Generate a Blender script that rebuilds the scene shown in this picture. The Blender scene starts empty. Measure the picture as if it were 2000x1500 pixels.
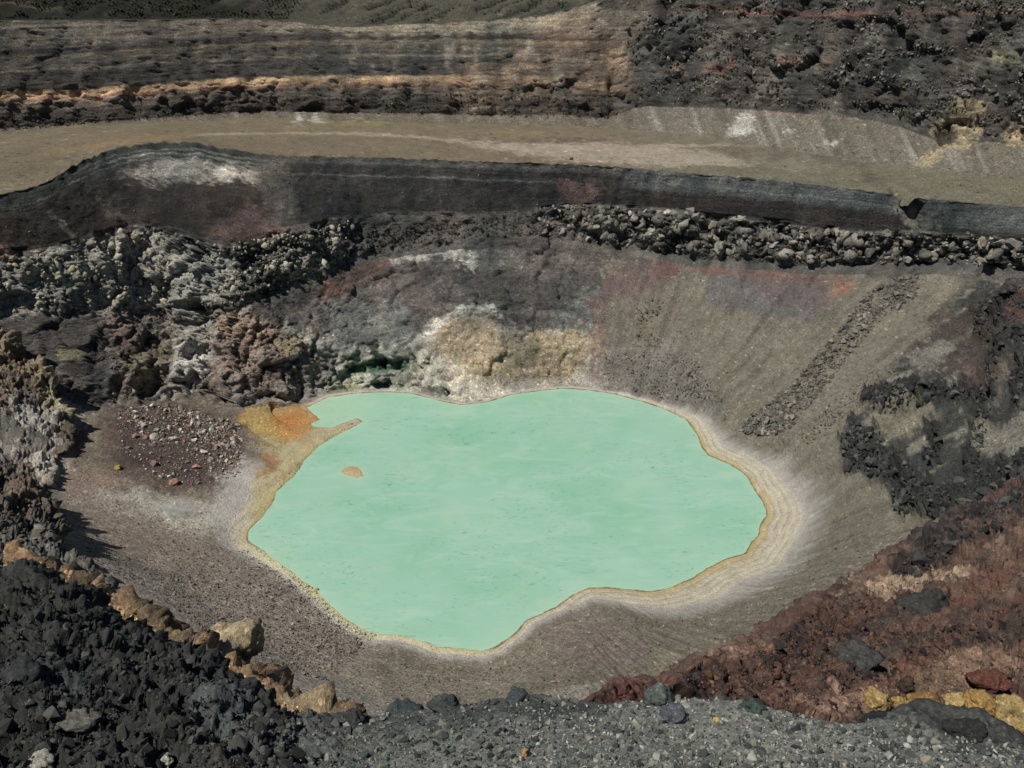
import bpy, bmesh, math
import numpy as np
from mathutils import Matrix, Vector, Quaternion

# ------------------------------------------------------------------ camera, sky, sun
scene = bpy.context.scene
CAM_H = 200.0                      # metres above the crater lake
PITCH = math.radians(29.0)
FPX = 1540.0                       # focal length in image pixels (picture 2000 x 1500)
cam_data = bpy.data.cameras.new("camera")
cam_data.sensor_width = 36.0
cam_data.lens = FPX / 2000.0 * 36.0
cam_data.clip_start = 0.5
cam_data.clip_end = 6000.0
cam = bpy.data.objects.new("camera", cam_data)
cam.location = (0, 0, CAM_H)
cam.rotation_euler = (math.radians(90) - PITCH, 0, 0)
scene.collection.objects.link(cam)
scene.camera = cam

SUN_EL, SUN_AZ = math.radians(62.0), math.radians(-120.0)   # azimuth from +y towards +x
sun_dir = Vector((math.cos(SUN_EL) * math.sin(SUN_AZ), math.cos(SUN_EL) * math.cos(SUN_AZ), math.sin(SUN_EL)))
world = bpy.data.worlds.new("World")
scene.world = world
world.use_nodes = True
wn = world.node_tree.nodes
wl = world.node_tree.links
wn.clear()
w_out = wn.new("ShaderNodeOutputWorld")
w_bg = wn.new("ShaderNodeBackground")
w_sky = wn.new("ShaderNodeTexSky")
w_sky.sky_type = 'NISHITA'
w_sky.sun_disc = False
w_sky.sun_elevation = SUN_EL
w_sky.sun_rotation = SUN_AZ
w_sky.altitude = 2300
w_bg.inputs[1].default_value = 0.05
wl.new(w_sky.outputs[0], w_bg.inputs[0])
wl.new(w_bg.outputs[0], w_out.inputs[0])
sun_data = bpy.data.lights.new("sun", 'SUN')
sun_data.energy = 5.0
sun_data.angle = math.radians(0.5)
sun_data.color = (1.0, 0.955, 0.88)
sun = bpy.data.objects.new("sun", sun_data)
sun.rotation_euler = (-sun_dir).to_track_quat('-Z', 'Y').to_euler()
sun.location = (-200, 0, 400)
scene.collection.objects.link(sun)
scene.view_settings.view_transform = 'Standard'
scene.view_settings.look = 'None'
scene.view_settings.exposure = 0.18
scene.view_settings.gamma = 1.0
scene.view_settings.use_curve_mapping = False
scene.cycles.max_bounces = 4
scene.cycles.diffuse_bounces = 1

rng = np.random.default_rng(11)
F = np.float32
col_link = scene.collection.objects.link

# ------------------------------------------------------------------ numeric helpers
def lin(*c):
    c = np.array(c, dtype=np.float64) / 255.0
    return np.where(c <= 0.04045, c / 12.92, ((c + 0.055) / 1.055) ** 2.4)

def sstep(a, b, x):
    t = np.clip((x - a) / (b - a), 0, 1)
    return t * t * (3 - 2 * t)

_G = rng.normal(size=(256, 3)).astype(F)
_G /= np.linalg.norm(_G, axis=1)[:, None]

def _hash(ix, iy, iz):
    h = (ix * np.uint32(374761393)) ^ (iy * np.uint32(668265263)) ^ (iz * np.uint32(2246822519))
    h = (h ^ (h >> np.uint32(13))) * np.uint32(1274126177)
    return h ^ (h >> np.uint32(16))

def gnoise(p):
    """gradient noise, p (n,3) -> about -0.7..0.7"""
    p = np.asarray(p, dtype=F)
    out = np.empty(len(p), F)
    for s in range(0, len(p), 262144):
        q = p[s:s + 262144]
        fl = np.floor(q)
        f = q - fl
        i = fl.astype(np.int32).astype(np.uint32)
        u = f * f * f * (f * (f * 6 - 15) + 10)
        r = 0
        for dx in (0, 1):
            for dy in (0, 1):
                for dz in (0, 1):
                    g = _G[_hash(i[:, 0] + np.uint32(dx), i[:, 1] + np.uint32(dy), i[:, 2] + np.uint32(dz)) & np.uint32(255)]
                    d = g[:, 0] * (f[:, 0] - dx) + g[:, 1] * (f[:, 1] - dy) + g[:, 2] * (f[:, 2] - dz)
                    w = (u[:, 0] if dx else 1 - u[:, 0]) * (u[:, 1] if dy else 1 - u[:, 1]) * (u[:, 2] if dz else 1 - u[:, 2])
                    r = r + w * d
        out[s:s + 262144] = r
    return out * F(1.5)

def fbm(p, scale, octs=4, gain=0.5, seed=0.0, ridged=False):
    q = np.asarray(p, dtype=F) / F(scale) + F(seed * 17.31 + 31.7)
    a, tot, nrm = 1.0, 0, 0.0
    for o in range(octs):
        n = gnoise(q)
        if ridged:
            n = 1 - 2 * np.abs(n)
        tot = tot + F(a) * n
        nrm += a
        a *= gain
        q = q * F(2.03) + F(7.7)
    return tot / F(nrm)

def cells(p, scale, seed=0):
    """cellular noise: (random value of the nearest cell, distance gap to the next cell)"""
    p = np.asarray(p, dtype=F) / F(scale)
    val = np.empty(len(p), F)
    gap = np.empty(len(p), F)
    for s in range(0, len(p), 131072):
        q = p[s:s + 131072]
        fl = np.floor(q)
        i = fl.astype(np.int32)
        f = q - fl
        d1 = np.full(len(q), 9, F)
        d2 = np.full(len(q), 9, F)
        v = np.zeros(len(q), F)
        for dx in (-1, 0, 1):
            for dy in (-1, 0, 1):
                for dz in (-1, 0, 1):
                    h = _hash((i[:, 0] + dx + seed).astype(np.uint32), (i[:, 1] + dy).astype(np.uint32), (i[:, 2] + dz).astype(np.uint32))
                    ox = (h & np.uint32(1023)).astype(F) / F(1023)
                    oy = ((h >> np.uint32(10)) & np.uint32(1023)).astype(F) / F(1023)
                    oz = ((h >> np.uint32(20)) & np.uint32(1023)).astype(F) / F(1023)
                    d = (dx + ox - f[:, 0]) ** 2 + (dy + oy - f[:, 1]) ** 2 + (dz + oz - f[:, 2]) ** 2
                    closer = d < d1
                    d2 = np.where(closer, d1, np.minimum(d2, d))
                    v = np.where(closer, ((h >> np.uint32(5)) & np.uint32(255)).astype(F) / F(255), v)
                    d1 = np.where(closer, d, d1)
        val[s:s + 131072] = v
        gap[s:s + 131072] = np.sqrt(d2) - np.sqrt(d1)
    return val, gap

def facets(p, scale, seed=0, warp=0.25):
    """broken-rock relief: every cell is a tilted face; returns (height in units of scale, gap to the next face)"""
    p = np.asarray(p, dtype=F) / F(scale)
    if warp:
        p = p + F(warp) * np.stack([gnoise(p * F(1.3) + F(seed + 3.1 * k)) for k in range(3)], -1)
    hgt = np.empty(len(p), F)
    gap = np.empty(len(p), F)
    for s in range(0, len(p), 131072):
        q = p[s:s + 131072]
        fl = np.floor(q)
        i = fl.astype(np.int32)
        f = q - fl
        d1 = np.full(len(q), 9, F)
        d2 = np.full(len(q), 9, F)
        t = np.zeros(len(q), F)
        for dx in (-1, 0, 1):
            for dy in (-1, 0, 1):
                for dz in (-1, 0, 1):
                    h = _hash((i[:, 0] + dx + seed).astype(np.uint32), (i[:, 1] + dy).astype(np.uint32), (i[:, 2] + dz).astype(np.uint32))
                    ex = f[:, 0] - dx - (h & np.uint32(1023)).astype(F) / F(1023)
                    ey = f[:, 1] - dy - ((h >> np.uint32(10)) & np.uint32(1023)).astype(F) / F(1023)
                    ez = f[:, 2] - dz - ((h >> np.uint32(20)) & np.uint32(1023)).astype(F) / F(1023)
                    d = ex * ex + ey * ey + ez * ez
                    closer = d < d1
                    d2 = np.where(closer, d1, np.minimum(d2, d))
                    g = _G[(h >> np.uint32(7)) & np.uint32(255)]
                    tv = ex * g[:, 0] + ey * g[:, 1] + ez * g[:, 2] + 0.35 * g[:, 0]
                    t = np.where(closer, tv, t)
                    d1 = np.where(closer, d, d1)
        hgt[s:s + 131072] = t
        gap[s:s + 131072] = np.sqrt(d2) - np.sqrt(d1)
    return hgt, gap

def broken(p, scale, octs=3, gain=0.5, seed=0, crack=0.25):
    tot = 0
    a = 1.0
    for o in range(octs):
        h, g = facets(p, scale, seed + 5 * o)
        tot = tot + a * scale * (h - crack * (1 - sstep(0.0, 0.18, g)))
        scale *= 0.46
        a *= gain / 0.46
    return tot

# ------------------------------------------------------------------ image pixels read off the picture, put at a height or a range
CP, SP = math.cos(PITCH), math.sin(PITCH)

def ray(px, py):
    px = np.asarray(px, float)
    py = np.asarray(py, float)
    X = (px - 1000) / FPX
    Y = (750 - py) / FPX
    return np.stack([X, CP + SP * Y, -SP + CP * Y], -1)

def at_z(px, py, z):
    r = ray(px, py)
    t = (np.asarray(z, float) - CAM_H) / r[..., 2]
    return r * t[..., None] + np.array([0, 0, CAM_H])

def at_y(px, py, y):
    r = ray(px, py)
    t = np.asarray(y, float) / r[..., 1]
    return r * t[..., None] + np.array([0, 0, CAM_H])

def at_t(px, py, t):
    return ray(px, py) * np.asarray(t, float)[..., None] + np.array([0, 0, CAM_H])

def to_image_px(P):  # projects world points through the camera to image pixels and depth
    d = P - np.array([0, 0, CAM_H])
    t = np.maximum(d[..., 1] * CP - d[..., 2] * SP, 0.5)
    return 1000 + FPX * d[..., 0] / t, 750 - FPX * (d[..., 1] * SP + d[..., 2] * CP) / t, t

def poly_sd(pts, x, y):
    """signed distance to a closed polygon, negative inside"""
    pts = np.asarray(pts, float)
    best = np.full(x.shape, 1e18)
    ins = np.zeros(x.shape, bool)
    n = len(pts)
    for k in range(n):
        ax, ay = pts[k]
        bx, by = pts[(k + 1) % n]
        ex, ey = bx - ax, by - ay
        L = ex * ex + ey * ey + 1e-12
        t = np.clip(((x - ax) * ex + (y - ay) * ey) / L, 0, 1)
        best = np.minimum(best, (x - ax - t * ex) ** 2 + (y - ay - t * ey) ** 2)
        if ay != by:
            c = ((ay > y) != (by > y)) & (x < ex * (y - ay) / ey + ax)
            ins ^= c
    d = np.sqrt(best)
    return np.where(ins, -d, d)

class Paint:
    """base colours of the ground by geological unit; units are outlined in image pixels and projected through the camera"""
    def __init__(self, P, seed=0, warp=9.0):
        self.n = len(P)
        self.x, self.y, self.t = to_image_px(P)
        m = self.t
        s = np.clip(m, 8, 600)
        self.P = P
        k = np.median(s)
        self.wx = self.x + warp * fbm(P, k * 0.035, 3, seed=seed + 1) + 0.45 * warp * fbm(P, k * 0.008, 2, seed=seed + 2)
        self.wy = self.y + warp * 0.8 * fbm(P, k * 0.035, 3, seed=seed + 3) + 0.45 * warp * fbm(P, k * 0.008, 2, seed=seed + 4)
        self.c = np.zeros((self.n, 3))
        A = P * np.array([1, 1, 0.4])
        self.bank = [0.6 * fbm(A, k * 0.03, 5, 0.62, seed=seed + 40 + j) + 0.4 * fbm(A, k * 0.006, 3, 0.6, seed=seed + 50 + j) for j in range(3)]
        self.calls = 0
    def mask(self, pts, feather=8, warp=True, ragged=False):
        x, y = (self.wx, self.wy) if warp else (self.x, self.y)
        pts = np.asarray(pts, float)
        pad = feather * (3.0 if ragged else 1.0)
        lo = pts.min(0) - pad
        hi = pts.max(0) + pad
        idx = np.nonzero((x > lo[0]) & (x < hi[0]) & (y > lo[1]) & (y < hi[1]))[0]
        m = np.zeros(self.n)
        if len(idx):
            dist = poly_sd(pts, x[idx], y[idx])
            if ragged:
                self.calls += 1
                dist = dist + feather * 6.0 * self.bank[self.calls % 3][idx]
                m[idx] = 1 - sstep(-0.8 * feather, 0.8 * feather, dist)
            else:
                m[idx] = 1 - sstep(-feather, feather, dist)
        return m
    def mix(self, m, rgb, gain=1.0, sat=0.70):
        c = lin(*rgb) * gain
        g = c @ np.array([0.3, 0.5, 0.2])
        c = g + (c - g) * sat
        self.c = self.c * (1 - m)[:, None] + c[None] * m[:, None]
    def poly(self, pts, rgb, amount=1.0, feather=8, gain=1.0, where=None, sat=0.70):
        m = self.mask(pts, feather, ragged=True) * amount
        m = m * np.clip(0.86 + 1.1 * self.bank[(self.calls + 1) % 3], 0.25, 1)
        if where is not None:
            m = m * where
        self.mix(m, rgb, gain, sat)
        return m
    def band(self, curve, lo, hi, rgb, amount=1.0, feather=3, gain=1.0, where=None, x0=-1e9, x1=1e9, xf=20):
        """a layer that runs lo..hi below a traced line"""
        cx, cy = np.array(curve, float).T
        self.calls += 1
        d = self.y + 0.35 * (self.wy - self.y) - np.interp(self.wx, cx, cy) + 4.0 * self.bank[self.calls % 3]
        m = sstep(lo - feather, lo + feather, d) * (1 - sstep(hi - feather, hi + feather, d)) * amount
        m = m * sstep(x0 - xf, x0 + xf, self.wx) * (1 - sstep(x1 - xf, x1 + xf, self.wx))
        if where is not None:
            m = m * where
        self.mix(m, rgb, gain)
        return m

# ------------------------------------------------------------------ mesh helpers
def add_mesh(name, V, Q, mat, colours=None, smooth=True, kind=None, parent=None):
    me = bpy.data.meshes.new(name)
    Q = np.asarray(Q, np.int32)
    k = Q.shape[1]
    me.vertices.add(len(V))
    me.vertices.foreach_set("co", np.asarray(V, F).ravel())
    me.loops.add(Q.size)
    me.loops.foreach_set("vertex_index", Q.ravel())
    me.polygons.add(len(Q))
    me.polygons.foreach_set("loop_start", np.arange(0, Q.size, k, dtype=np.int32))
    if smooth:
        me.polygons.foreach_set("use_smooth", np.ones(len(Q), bool))
    if colours is not None:
        a = me.attributes.new("Col", 'FLOAT_COLOR', 'POINT')
        c4 = np.full((len(V), 4), 0.8, F)
        c4[:, :colours.shape[1]] = colours
        a.data.foreach_set("color", c4.ravel())
    me.update(calc_edges=True)
    me.materials.append(mat)
    o = bpy.data.objects.new(name, me)
    col_link(o)
    if kind:
        o["kind"] = kind
    if parent:
        o.parent = parent
    return o

def sub_mesh(name, V, Q, mat, colours, **kw):
    used, inv = np.unique(Q.ravel(), return_inverse=True)
    return add_mesh(name, V[used], inv.reshape(Q.shape), mat, colours[used], **kw)

def grid_quads(nr, nc):
    i = np.arange(nr * nc).reshape(nr, nc)
    return np.stack([i[:-1, :-1], i[:-1, 1:], i[1:, 1:], i[1:, :-1]], -1)

def grid_normals(G):
    du = np.gradient(G, axis=1)
    dv = np.gradient(G, axis=0)
    n = np.cross(du, dv)
    n /= np.linalg.norm(n, axis=-1, keepdims=True) + 1e-9
    return n

def blur(a, k, axis):
    if k < 1:
        return a
    w = np.exp(-0.5 * (np.arange(-2 * k, 2 * k + 1) / k) ** 2)
    w /= w.sum()
    pad = [(0, 0)] * a.ndim
    pad[axis] = (2 * k, 2 * k)
    b = np.pad(a, pad, mode='edge')
    out = 0
    n = a.shape[axis]
    for j, ww in enumerate(w):
        sl = [slice(None)] * a.ndim
        sl[axis] = slice(j, j + n)
        out = out + ww * b[tuple(sl)]
    return out

# ------------------------------------------------------------------ materials
def new_mat(name):
    m = bpy.data.materials.new(name)
    m.use_nodes = True
    nt = m.node_tree
    nt.nodes.clear()
    out = nt.nodes.new("ShaderNodeOutputMaterial")
    b = nt.nodes.new("ShaderNodeBsdfPrincipled")
    nt.links.new(b.outputs[0], out.inputs[0])
    return m, nt, b

def ramp(nt, fac, stops):
    r = nt.nodes.new("ShaderNodeValToRGB")
    el = r.color_ramp.elements
    while len(el) < len(stops):
        el.new(0.5)
    for e, (p, c) in zip(el, stops):
        e.position = p
        e.color = c if len(c) == 4 else (*c, 1)
    nt.links.new(fac, r.inputs[0])
    return r.outputs[0]

def noise(nt, vec, scale, detail=4, rough=0.6, dist=0.0):
    n = nt.nodes.new("ShaderNodeTexNoise")
    n.inputs["Scale"].default_value = scale
    n.inputs["Detail"].default_value = detail
    n.inputs["Roughness"].default_value = rough
    n.inputs["Distortion"].default_value = dist
    nt.links.new(vec, n.inputs["Vector"])
    return n.outputs[0]

def mixc(nt, a, b, fac, mode='MIX'):
    x = nt.nodes.new("ShaderNodeMix")
    x.data_type = 'RGBA'
    x.blend_type = mode
    for sock, v in ((x.inputs[0], fac), (x.inputs[6], a), (x.inputs[7], b)):
        if isinstance(v, (int, float)):
            sock.default_value = v
        elif isinstance(v, tuple):
            sock.default_value = v if len(v) == 4 else (*v, 1)
        else:
            nt.links.new(v, sock)
    return x.outputs[2]

def rock_material(name, grain, bump=0.6, source='attr', contrast=0.5, specks=False, relief=1.2):
    """grain = size in metres of the finest visible grain"""
    m, nt, b = new_mat(name)
    tc = nt.nodes.new("ShaderNodeTexCoord")
    vec = tc.outputs["Object"]
    if source == 'attr':
        at = nt.nodes.new("ShaderNodeAttribute")
        at.attribute_name = "Col"
        base = at.outputs[0]
    else:
        oi = nt.nodes.new("ShaderNodeObjectInfo")
        base = oi.outputs["Color"]
    n1 = noise(nt, vec, 0.10 / grain, 5, 0.7)
    n2 = noise(nt, vec, 0.75 / grain, 5, 0.75)
    lo, hi = 1 - contrast * 0.55, 1 + contrast * 0.55
    v1 = ramp(nt, n1, [(0.3, (lo, lo, lo)), (0.7, (hi, hi, hi))])
    lo, hi = 1 - contrast, 1 + contrast
    v2 = ramp(nt, n2, [(0.32, (lo, lo, lo)), (0.68, (hi, hi, hi * 0.97))])
    c = mixc(nt, base, v1, 0.6, 'MULTIPLY')
    c = mixc(nt, c, v2, at.outputs[3] if specks else 0.9, 'MULTIPLY')
    if specks:
        vo = nt.nodes.new("ShaderNodeTexVoronoi")
        vo.inputs["Scale"].default_value = 0.9 / grain
        nt.links.new(vec, vo.inputs["Vector"])
        sp = nt.nodes.new("ShaderNodeSeparateColor")
        nt.links.new(vo.outputs["Color"], sp.inputs[0])
        tone = ramp(nt, sp.outputs[0], [(0.0, (0.45, 0.45, 0.45)), (0.14, (0.85, 0.85, 0.85)), (0.82, (1.0, 1.0, 1.0)), (0.96, (1.3, 1.29, 1.25)), (0.99, (1.75, 1.72, 1.65))])
        c = mixc(nt, c, tone, at.outputs[3], 'MULTIPLY')
    nt.links.new(c, b.inputs["Base Color"])
    b.inputs["Roughness"].default_value = 0.93
    b.inputs["Specular IOR Level"].default_value = 0.18
    bp = nt.nodes.new("ShaderNodeBump")
    bp.inputs["Strength"].default_value = bump
    bp.inputs["Distance"].default_value = grain * relief
    nt.links.new(n2, bp.inputs["Height"])
    if relief > 1.5:
        n3 = noise(nt, vec, 0.22 / grain, 6, 0.7, 0.4)
        b2 = nt.nodes.new("ShaderNodeBump")
        b2.inputs["Strength"].default_value = 0.55
        b2.inputs["Distance"].default_value = grain * relief * 1.6
        nt.links.new(n3, b2.inputs["Height"])
        nt.links.new(b2.outputs[0], bp.inputs["Normal"])
    nt.links.new(bp.outputs[0], b.inputs["Normal"])
    return m

MAT_FAR = rock_material("crater_rock", 0.65, 0.95, specks=True, relief=1.6)
MAT_MID = rock_material("ridge_rock", 0.15, 0.9, specks=True, relief=1.6)
MAT_NEAR = rock_material("rim_ground", 0.03, 0.8, specks=True)
MAT_STONE = rock_material("loose_stone", 0.05, 0.5, 'obj', 0.35)
MAT_STONE_STUFF = rock_material("gravel_stone", 0.05, 0.5, 'attr', 0.3)
MAT_BLOCK = rock_material("lava_block", 0.6, 0.9, 'obj', 0.45, relief=1.55)
MAT_BLOCK_STUFF = rock_material("lava_rubble", 0.6, 0.9, 'attr', 0.45, relief=1.55)

# ------------------------------------------------------------------ the crater: rings round the lake, traced line by line in image pixels, heights assigned
CX, CY = 5.0, 250.0
SHORE = [(600, 796), (640, 776), (700, 768), (750, 766), (800, 768), (830, 775), (870, 786), (905, 791), (950, 786), (1000, 771), (1050, 764),
         (1100, 759), (1150, 762), (1200, 770), (1250, 783), (1300, 800), (1340, 820), (1362, 850), (1370, 875), (1385, 890), (1430, 910), (1458, 930),
         (1472, 955), (1490, 980), (1497, 1005), (1482, 1030), (1480, 1045), (1463, 1065), (1455, 1080), (1412, 1093), (1380, 1110), (1350, 1130),
         (1310, 1147), (1270, 1155), (1200, 1148), (1150, 1147), (1120, 1160), (1085, 1185), (1030, 1210), (1000, 1240), (970, 1262), (945, 1271),
         (900, 1266), (860, 1265), (820, 1250), (780, 1240), (730, 1238), (690, 1218), (660, 1195), (625, 1160), (600, 1140), (560, 1110), (520, 1080),
         (484, 1055), (486, 1035), (512, 1010), (532, 985), (540, 960), (575, 930), (595, 900), (625, 870), (660, 850), (698, 830), (708, 822), (698, 817),
         (672, 826), (645, 836), (612, 834), (608, 828), (626, 820), (612, 808)]
ISLE = [(664, 922), (676, 911), (694, 908), (704, 918), (712, 930), (696, 934), (682, 930)]
shore_xy = np.array([at_z(a, b, 0.0)[:2] for a, b in SHORE])
isle_xy = np.array([at_z(a, b, 0.0)[:2] for a, b in ISLE])

def ring(pts, extra=()):
    """[(px,py,z)] plus extra world points (x,y,z) -> sorted angles, radii, heights about the lake centre"""
    W = [at_z(a, b, z) for a, b, z in pts] + [np.array(e, float) for e in extra]
    return polar(np.array(W))

def polar(W):
    th = np.arctan2(W[:, 1] - CY, W[:, 0] - CX)
    th = np.where(th < -math.pi / 2, th + 2 * math.pi, th)      # -90 .. 270 degrees
    o = np.argsort(th)
    return th[o], np.hypot(W[:, 0] - CX, W[:, 1] - CY)[o], W[o, 2]

def pw(th_deg, r, z):
    a = math.radians(th_deg)
    return (CX + r * math.cos(a), CY + r * math.sin(a), z)

def ring_eval(R, th, smooth=0):
    t, r, z = R
    t3 = np.concatenate([t - 2 * math.pi, t, t + 2 * math.pi])
    rr = np.interp(th, t3, np.tile(r, 3))
    zz = np.interp(th, t3, np.tile(z, 3))
    return rr, zz

def interp_line(line, px):
    a = np.array(line, float)
    return np.interp(px, a[:, 0], a[:, 1])

BEACH = [(1200, 760, 3), (1300, 786, 3), (1400, 830, 3), (1480, 868, 3), (1530, 920, 3), (1556, 960, 3), (1566, 1000, 3), (1556, 1050, 3), (1530, 1100, 3),
         (1480, 1135, 3), (1400, 1190, 3), (1300, 1210, 3), (1180, 1205, 3), (1100, 1232, 3), (1000, 1284, 3), (945, 1296, 3), (800, 1278, 3), (700, 1252, 3),
         (640, 1212, 3), (560, 1135, 3), (480, 1078, 3), (430, 1030, 4), (440, 960, 4), (450, 880, 4), (462, 815, 3), (560, 790, 2), (620, 772, 2.5),
         (700, 760, 3), (800, 761, 3), (900, 784, 3), (1000, 765, 3), (1100, 754, 3)]
BASE = [(100, 985, 24), (140, 900, 20), (170, 790, 17), (250, 782, 15), (330, 770, 12), (420, 775, 8), (470, 795, 4.5), (560, 783, 4), (620, 765, 4.5), (700, 750, 5.5),
        (800, 752, 6), (900, 775, 5), (1000, 752, 6), (1100, 742, 6), (1160, 735, 8), (1220, 725, 12), (1300, 725, 15), (1400, 755, 15), (1500, 800, 15), (1580, 850, 17),
        (1650, 910, 20), (1690, 990, 21), (1660, 1080, 21), (1600, 1145, 22), (1500, 1225, 22), (1300, 1300, 18), (1100, 1340, 18), (900, 1378, 21),
        (700, 1345, 18), (500, 1240, 18), (350, 1135, 19), (200, 1045, 23)]
L2LINE = [(-250, 640, 62), (0, 600, 56), (150, 603, 50), (300, 595, 44), (450, 590, 46), (600, 545, 50), (700, 505, 53), (800, 480, 56), (1000, 462, 61),
          (1100, 466, 58), (1200, 480, 54), (1350, 503, 54), (1500, 510, 57), (1600, 518, 60), (1750, 515, 66), (1850, 510, 71), (2000, 530, 75), (2150, 590, 78)]
L2NEAR = [pw(-8, 185, 70), pw(-25, 170, 62), pw(-45, 160, 60), pw(-70, 168, 60), pw(-90, 170, 60), pw(250, 168, 60), pw(225, 165, 60), pw(205, 175, 56), pw(188, 195, 52)]
L1PY = [(-250, 520), (0, 500), (100, 490), (200, 457), (280, 443), (350, 450), (420, 478), (480, 470), (560, 455), (650, 432), (750, 420), (1000, 418), (1080, 402),
        (1180, 403), (1300, 410), (1450, 430), (1600, 450), (1700, 456), (1780, 452), (1900, 466), (2000, 472), (2200, 500)]
L1OFF = [(-250, 9), (0, 9), (200, 16), (300, 20), (420, 14), (600, 12), (1000, 12), (1450, 12), (1700, 8), (1850, 5), (2200, 4)]
TLINE = [(-250, 405, 104), (0, 380, 101), (60, 368, 102), (100, 350, 104), (160, 315, 107), (230, 288, 109), (300, 278, 110), (380, 278, 109), (440, 290, 106),
         (520, 303, 102), (660, 306, 98), (800, 310, 96), (1000, 318, 95), (1150, 322, 94), (1300, 335, 94.5), (1450, 347, 95), (1600, 362, 96), (1700, 374, 96.5),
         (1752, 383, 97), (1775, 396, 97), (1800, 392, 97), (1850, 393, 97.5), (1950, 400, 98.5), (2010, 405, 99.5), (2200, 430, 103)]
KLINE = [(-250, 280, 108), (0, 262, 106.5), (100, 249, 107), (250, 240, 107), (400, 235, 105), (500, 229, 104), (600, 233, 102), (800, 238, 100), (1000, 243, 99),
         (1200, 247, 99), (1300, 262, 99.5), (1400, 270, 100), (1500, 290, 100), (1600, 306, 100.5), (1700, 320, 101), (1850, 335, 103), (2000, 350, 105), (2200, 375, 108)]
SPY = [(-250, 275), (0, 252), (250, 233), (500, 216), (600, 219), (800, 220), (1000, 225), (1100, 221), (1190, 233), (1235, 203), (1300, 203), (1400, 204), (1500, 209),
       (1600, 214), (1700, 222), (1780, 245), (1850, 275), (1920, 268), (2000, 275), (2200, 300)]
SOFF = [(-250, 5), (250, 4), (600, 7), (1150, 9), (1240, 22), (1500, 28), (1700, 30), (1850, 24), (2000, 22), (2200, 22)]
RPY = [(-250, 50), (0, 41), (300, 39), (460, 37), (560, 41), (640, 50), (700, 53), (760, 50), (800, 46), (850, 47), (900, 42), (960, 41), (1010, 33), (1060, 32),
       (1110, 18), (1150, 4), (1250, -40), (1400, -60), (2200, -70)]
ROFF = [(-250, 34), (600, 34), (1150, 36), (1400, 40), (2200, 32)]

pxs = np.linspace(-250, 2200, 260)
def line_y(line):                                     # world y of a traced line, by image x
    a = np.array(line, float)
    W = at_z(a[:, 0], a[:, 1], a[:, 2])
    return np.interp(pxs, a[:, 0], W[:, 1])
y_l2 = line_y(L2LINE)
y_l1 = y_l2 + interp_line(L1OFF, pxs)
W_l1 = at_y(pxs, interp_line(L1PY, pxs), y_l1)
a = np.array(TLINE); W_t = at_z(pxs, np.interp(pxs, a[:, 0], a[:, 1]), np.interp(pxs, a[:, 0], a[:, 2]))
a = np.array(KLINE); W_k = at_z(pxs, np.interp(pxs, a[:, 0], a[:, 1]), np.interp(pxs, a[:, 0], a[:, 2]))
W_s = at_y(pxs, interp_line(SPY, pxs), W_k[:, 1] + interp_line(SOFF, pxs))
W_r = at_y(pxs, interp_line(RPY, pxs), W_s[:, 1] + interp_line(ROFF, pxs))
out_dir = W_r[:, :2] - np.array([CX, CY]); out_dir /= np.linalg.norm(out_dir, axis=1)[:, None]
W_b1 = W_r.copy(); W_b1[:, :2] += out_dir * 45; W_b1[:, 2] += np.interp(pxs, [-250, 600, 1000, 1150, 1300], [17, 19, 22, 16, 3])
W_b2 = W_r.copy(); W_b2[:, :2] += out_dir * 170; W_b2[:, 2] += np.interp(pxs, [-250, 600, 1000, 1150, 1300], [80, 85, 80, 40, 5])

NEAR_T = [pw(-10, 205, 92), pw(-25, 190, 84), pw(-45, 185, 84), pw(-70, 195, 86), pw(-90, 198, 88), pw(250, 195, 86), pw(225, 190, 84), pw(205, 205, 84), pw(188, 232, 96)]
R_shore = polar(np.array([at_z(a, b, 0.0) for a, b in SHORE if not (606 <= a <= 710 and 803 <= b <= 852)] + [at_z(470, 828, 0.0), at_z(520, 800, 0.0), at_z(500, 880, 0.0)]))
R_beach = ring(BEACH)
R_base = ring(BASE)
R_l2 = ring(L2LINE, L2NEAR)
R_l1 = polar(np.concatenate([W_l1, np.array([np.array(p) * 0.4 + np.array(q) * 0.6 for p, q in zip(NEAR_T, L2NEAR)])]))
R_t = polar(np.concatenate([W_t, np.array(NEAR_T)]))
R_k, R_s, R_r, R_b1, R_b2 = (polar(w) for w in (W_k, W_s, W_r, W_b1, W_b2))

# columns: close together where the crater is seen, wide elsewhere
th_f = np.linspace(-math.pi / 2, 1.5 * math.pi, 4001)
dens = np.zeros(4000)
for R in (R_shore, R_base, R_l2, R_t, R_k, R_r):
    r, z = ring_eval(R, th_f)
    P = np.stack([CX + r * np.cos(th_f), CY + r * np.sin(th_f), z], -1)
    x, y, t = to_image_px(P)
    s = np.hypot(np.diff(x), np.diff(y))
    s = np.where((x[1:] > -120) & (x[1:] < 2120) & (y[1:] > -150) & (y[1:] < 1450), s, s * 0.15)
    dens = np.maximum(dens, np.minimum(s, 4.0))
dens = blur(dens, 15, 0) + 0.05
cum = np.concatenate([[0], np.cumsum(dens)])
NC = 1380
th = np.interp(np.linspace(0, cum[-1], NC), cum, th_f)
ROWS = [('in', 10), ('shore', 48), ('beach', 34), ('base', 62), ('l2', 165), ('l1', 62), ('t', 78), ('k', 55), ('s', 36), ('r', 125), ('b1', 34), ('b2', 26)]
sh_r, sh_z = ring_eval(R_shore, th)
curves = [(sh_r * 0.30, sh_z - 4), (sh_r * 0.72, sh_z - 2.5)]
for R in (R_shore, R_beach, R_base, R_l2, R_l1, R_t, R_k, R_s, R_r, R_b1, R_b2):
    curves.append(ring_eval(R, th))
curves = [(blur(r, 3, 0), blur(z, 3, 0)) for r, z in curves]
rr = []; zz = []; vv = []
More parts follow.
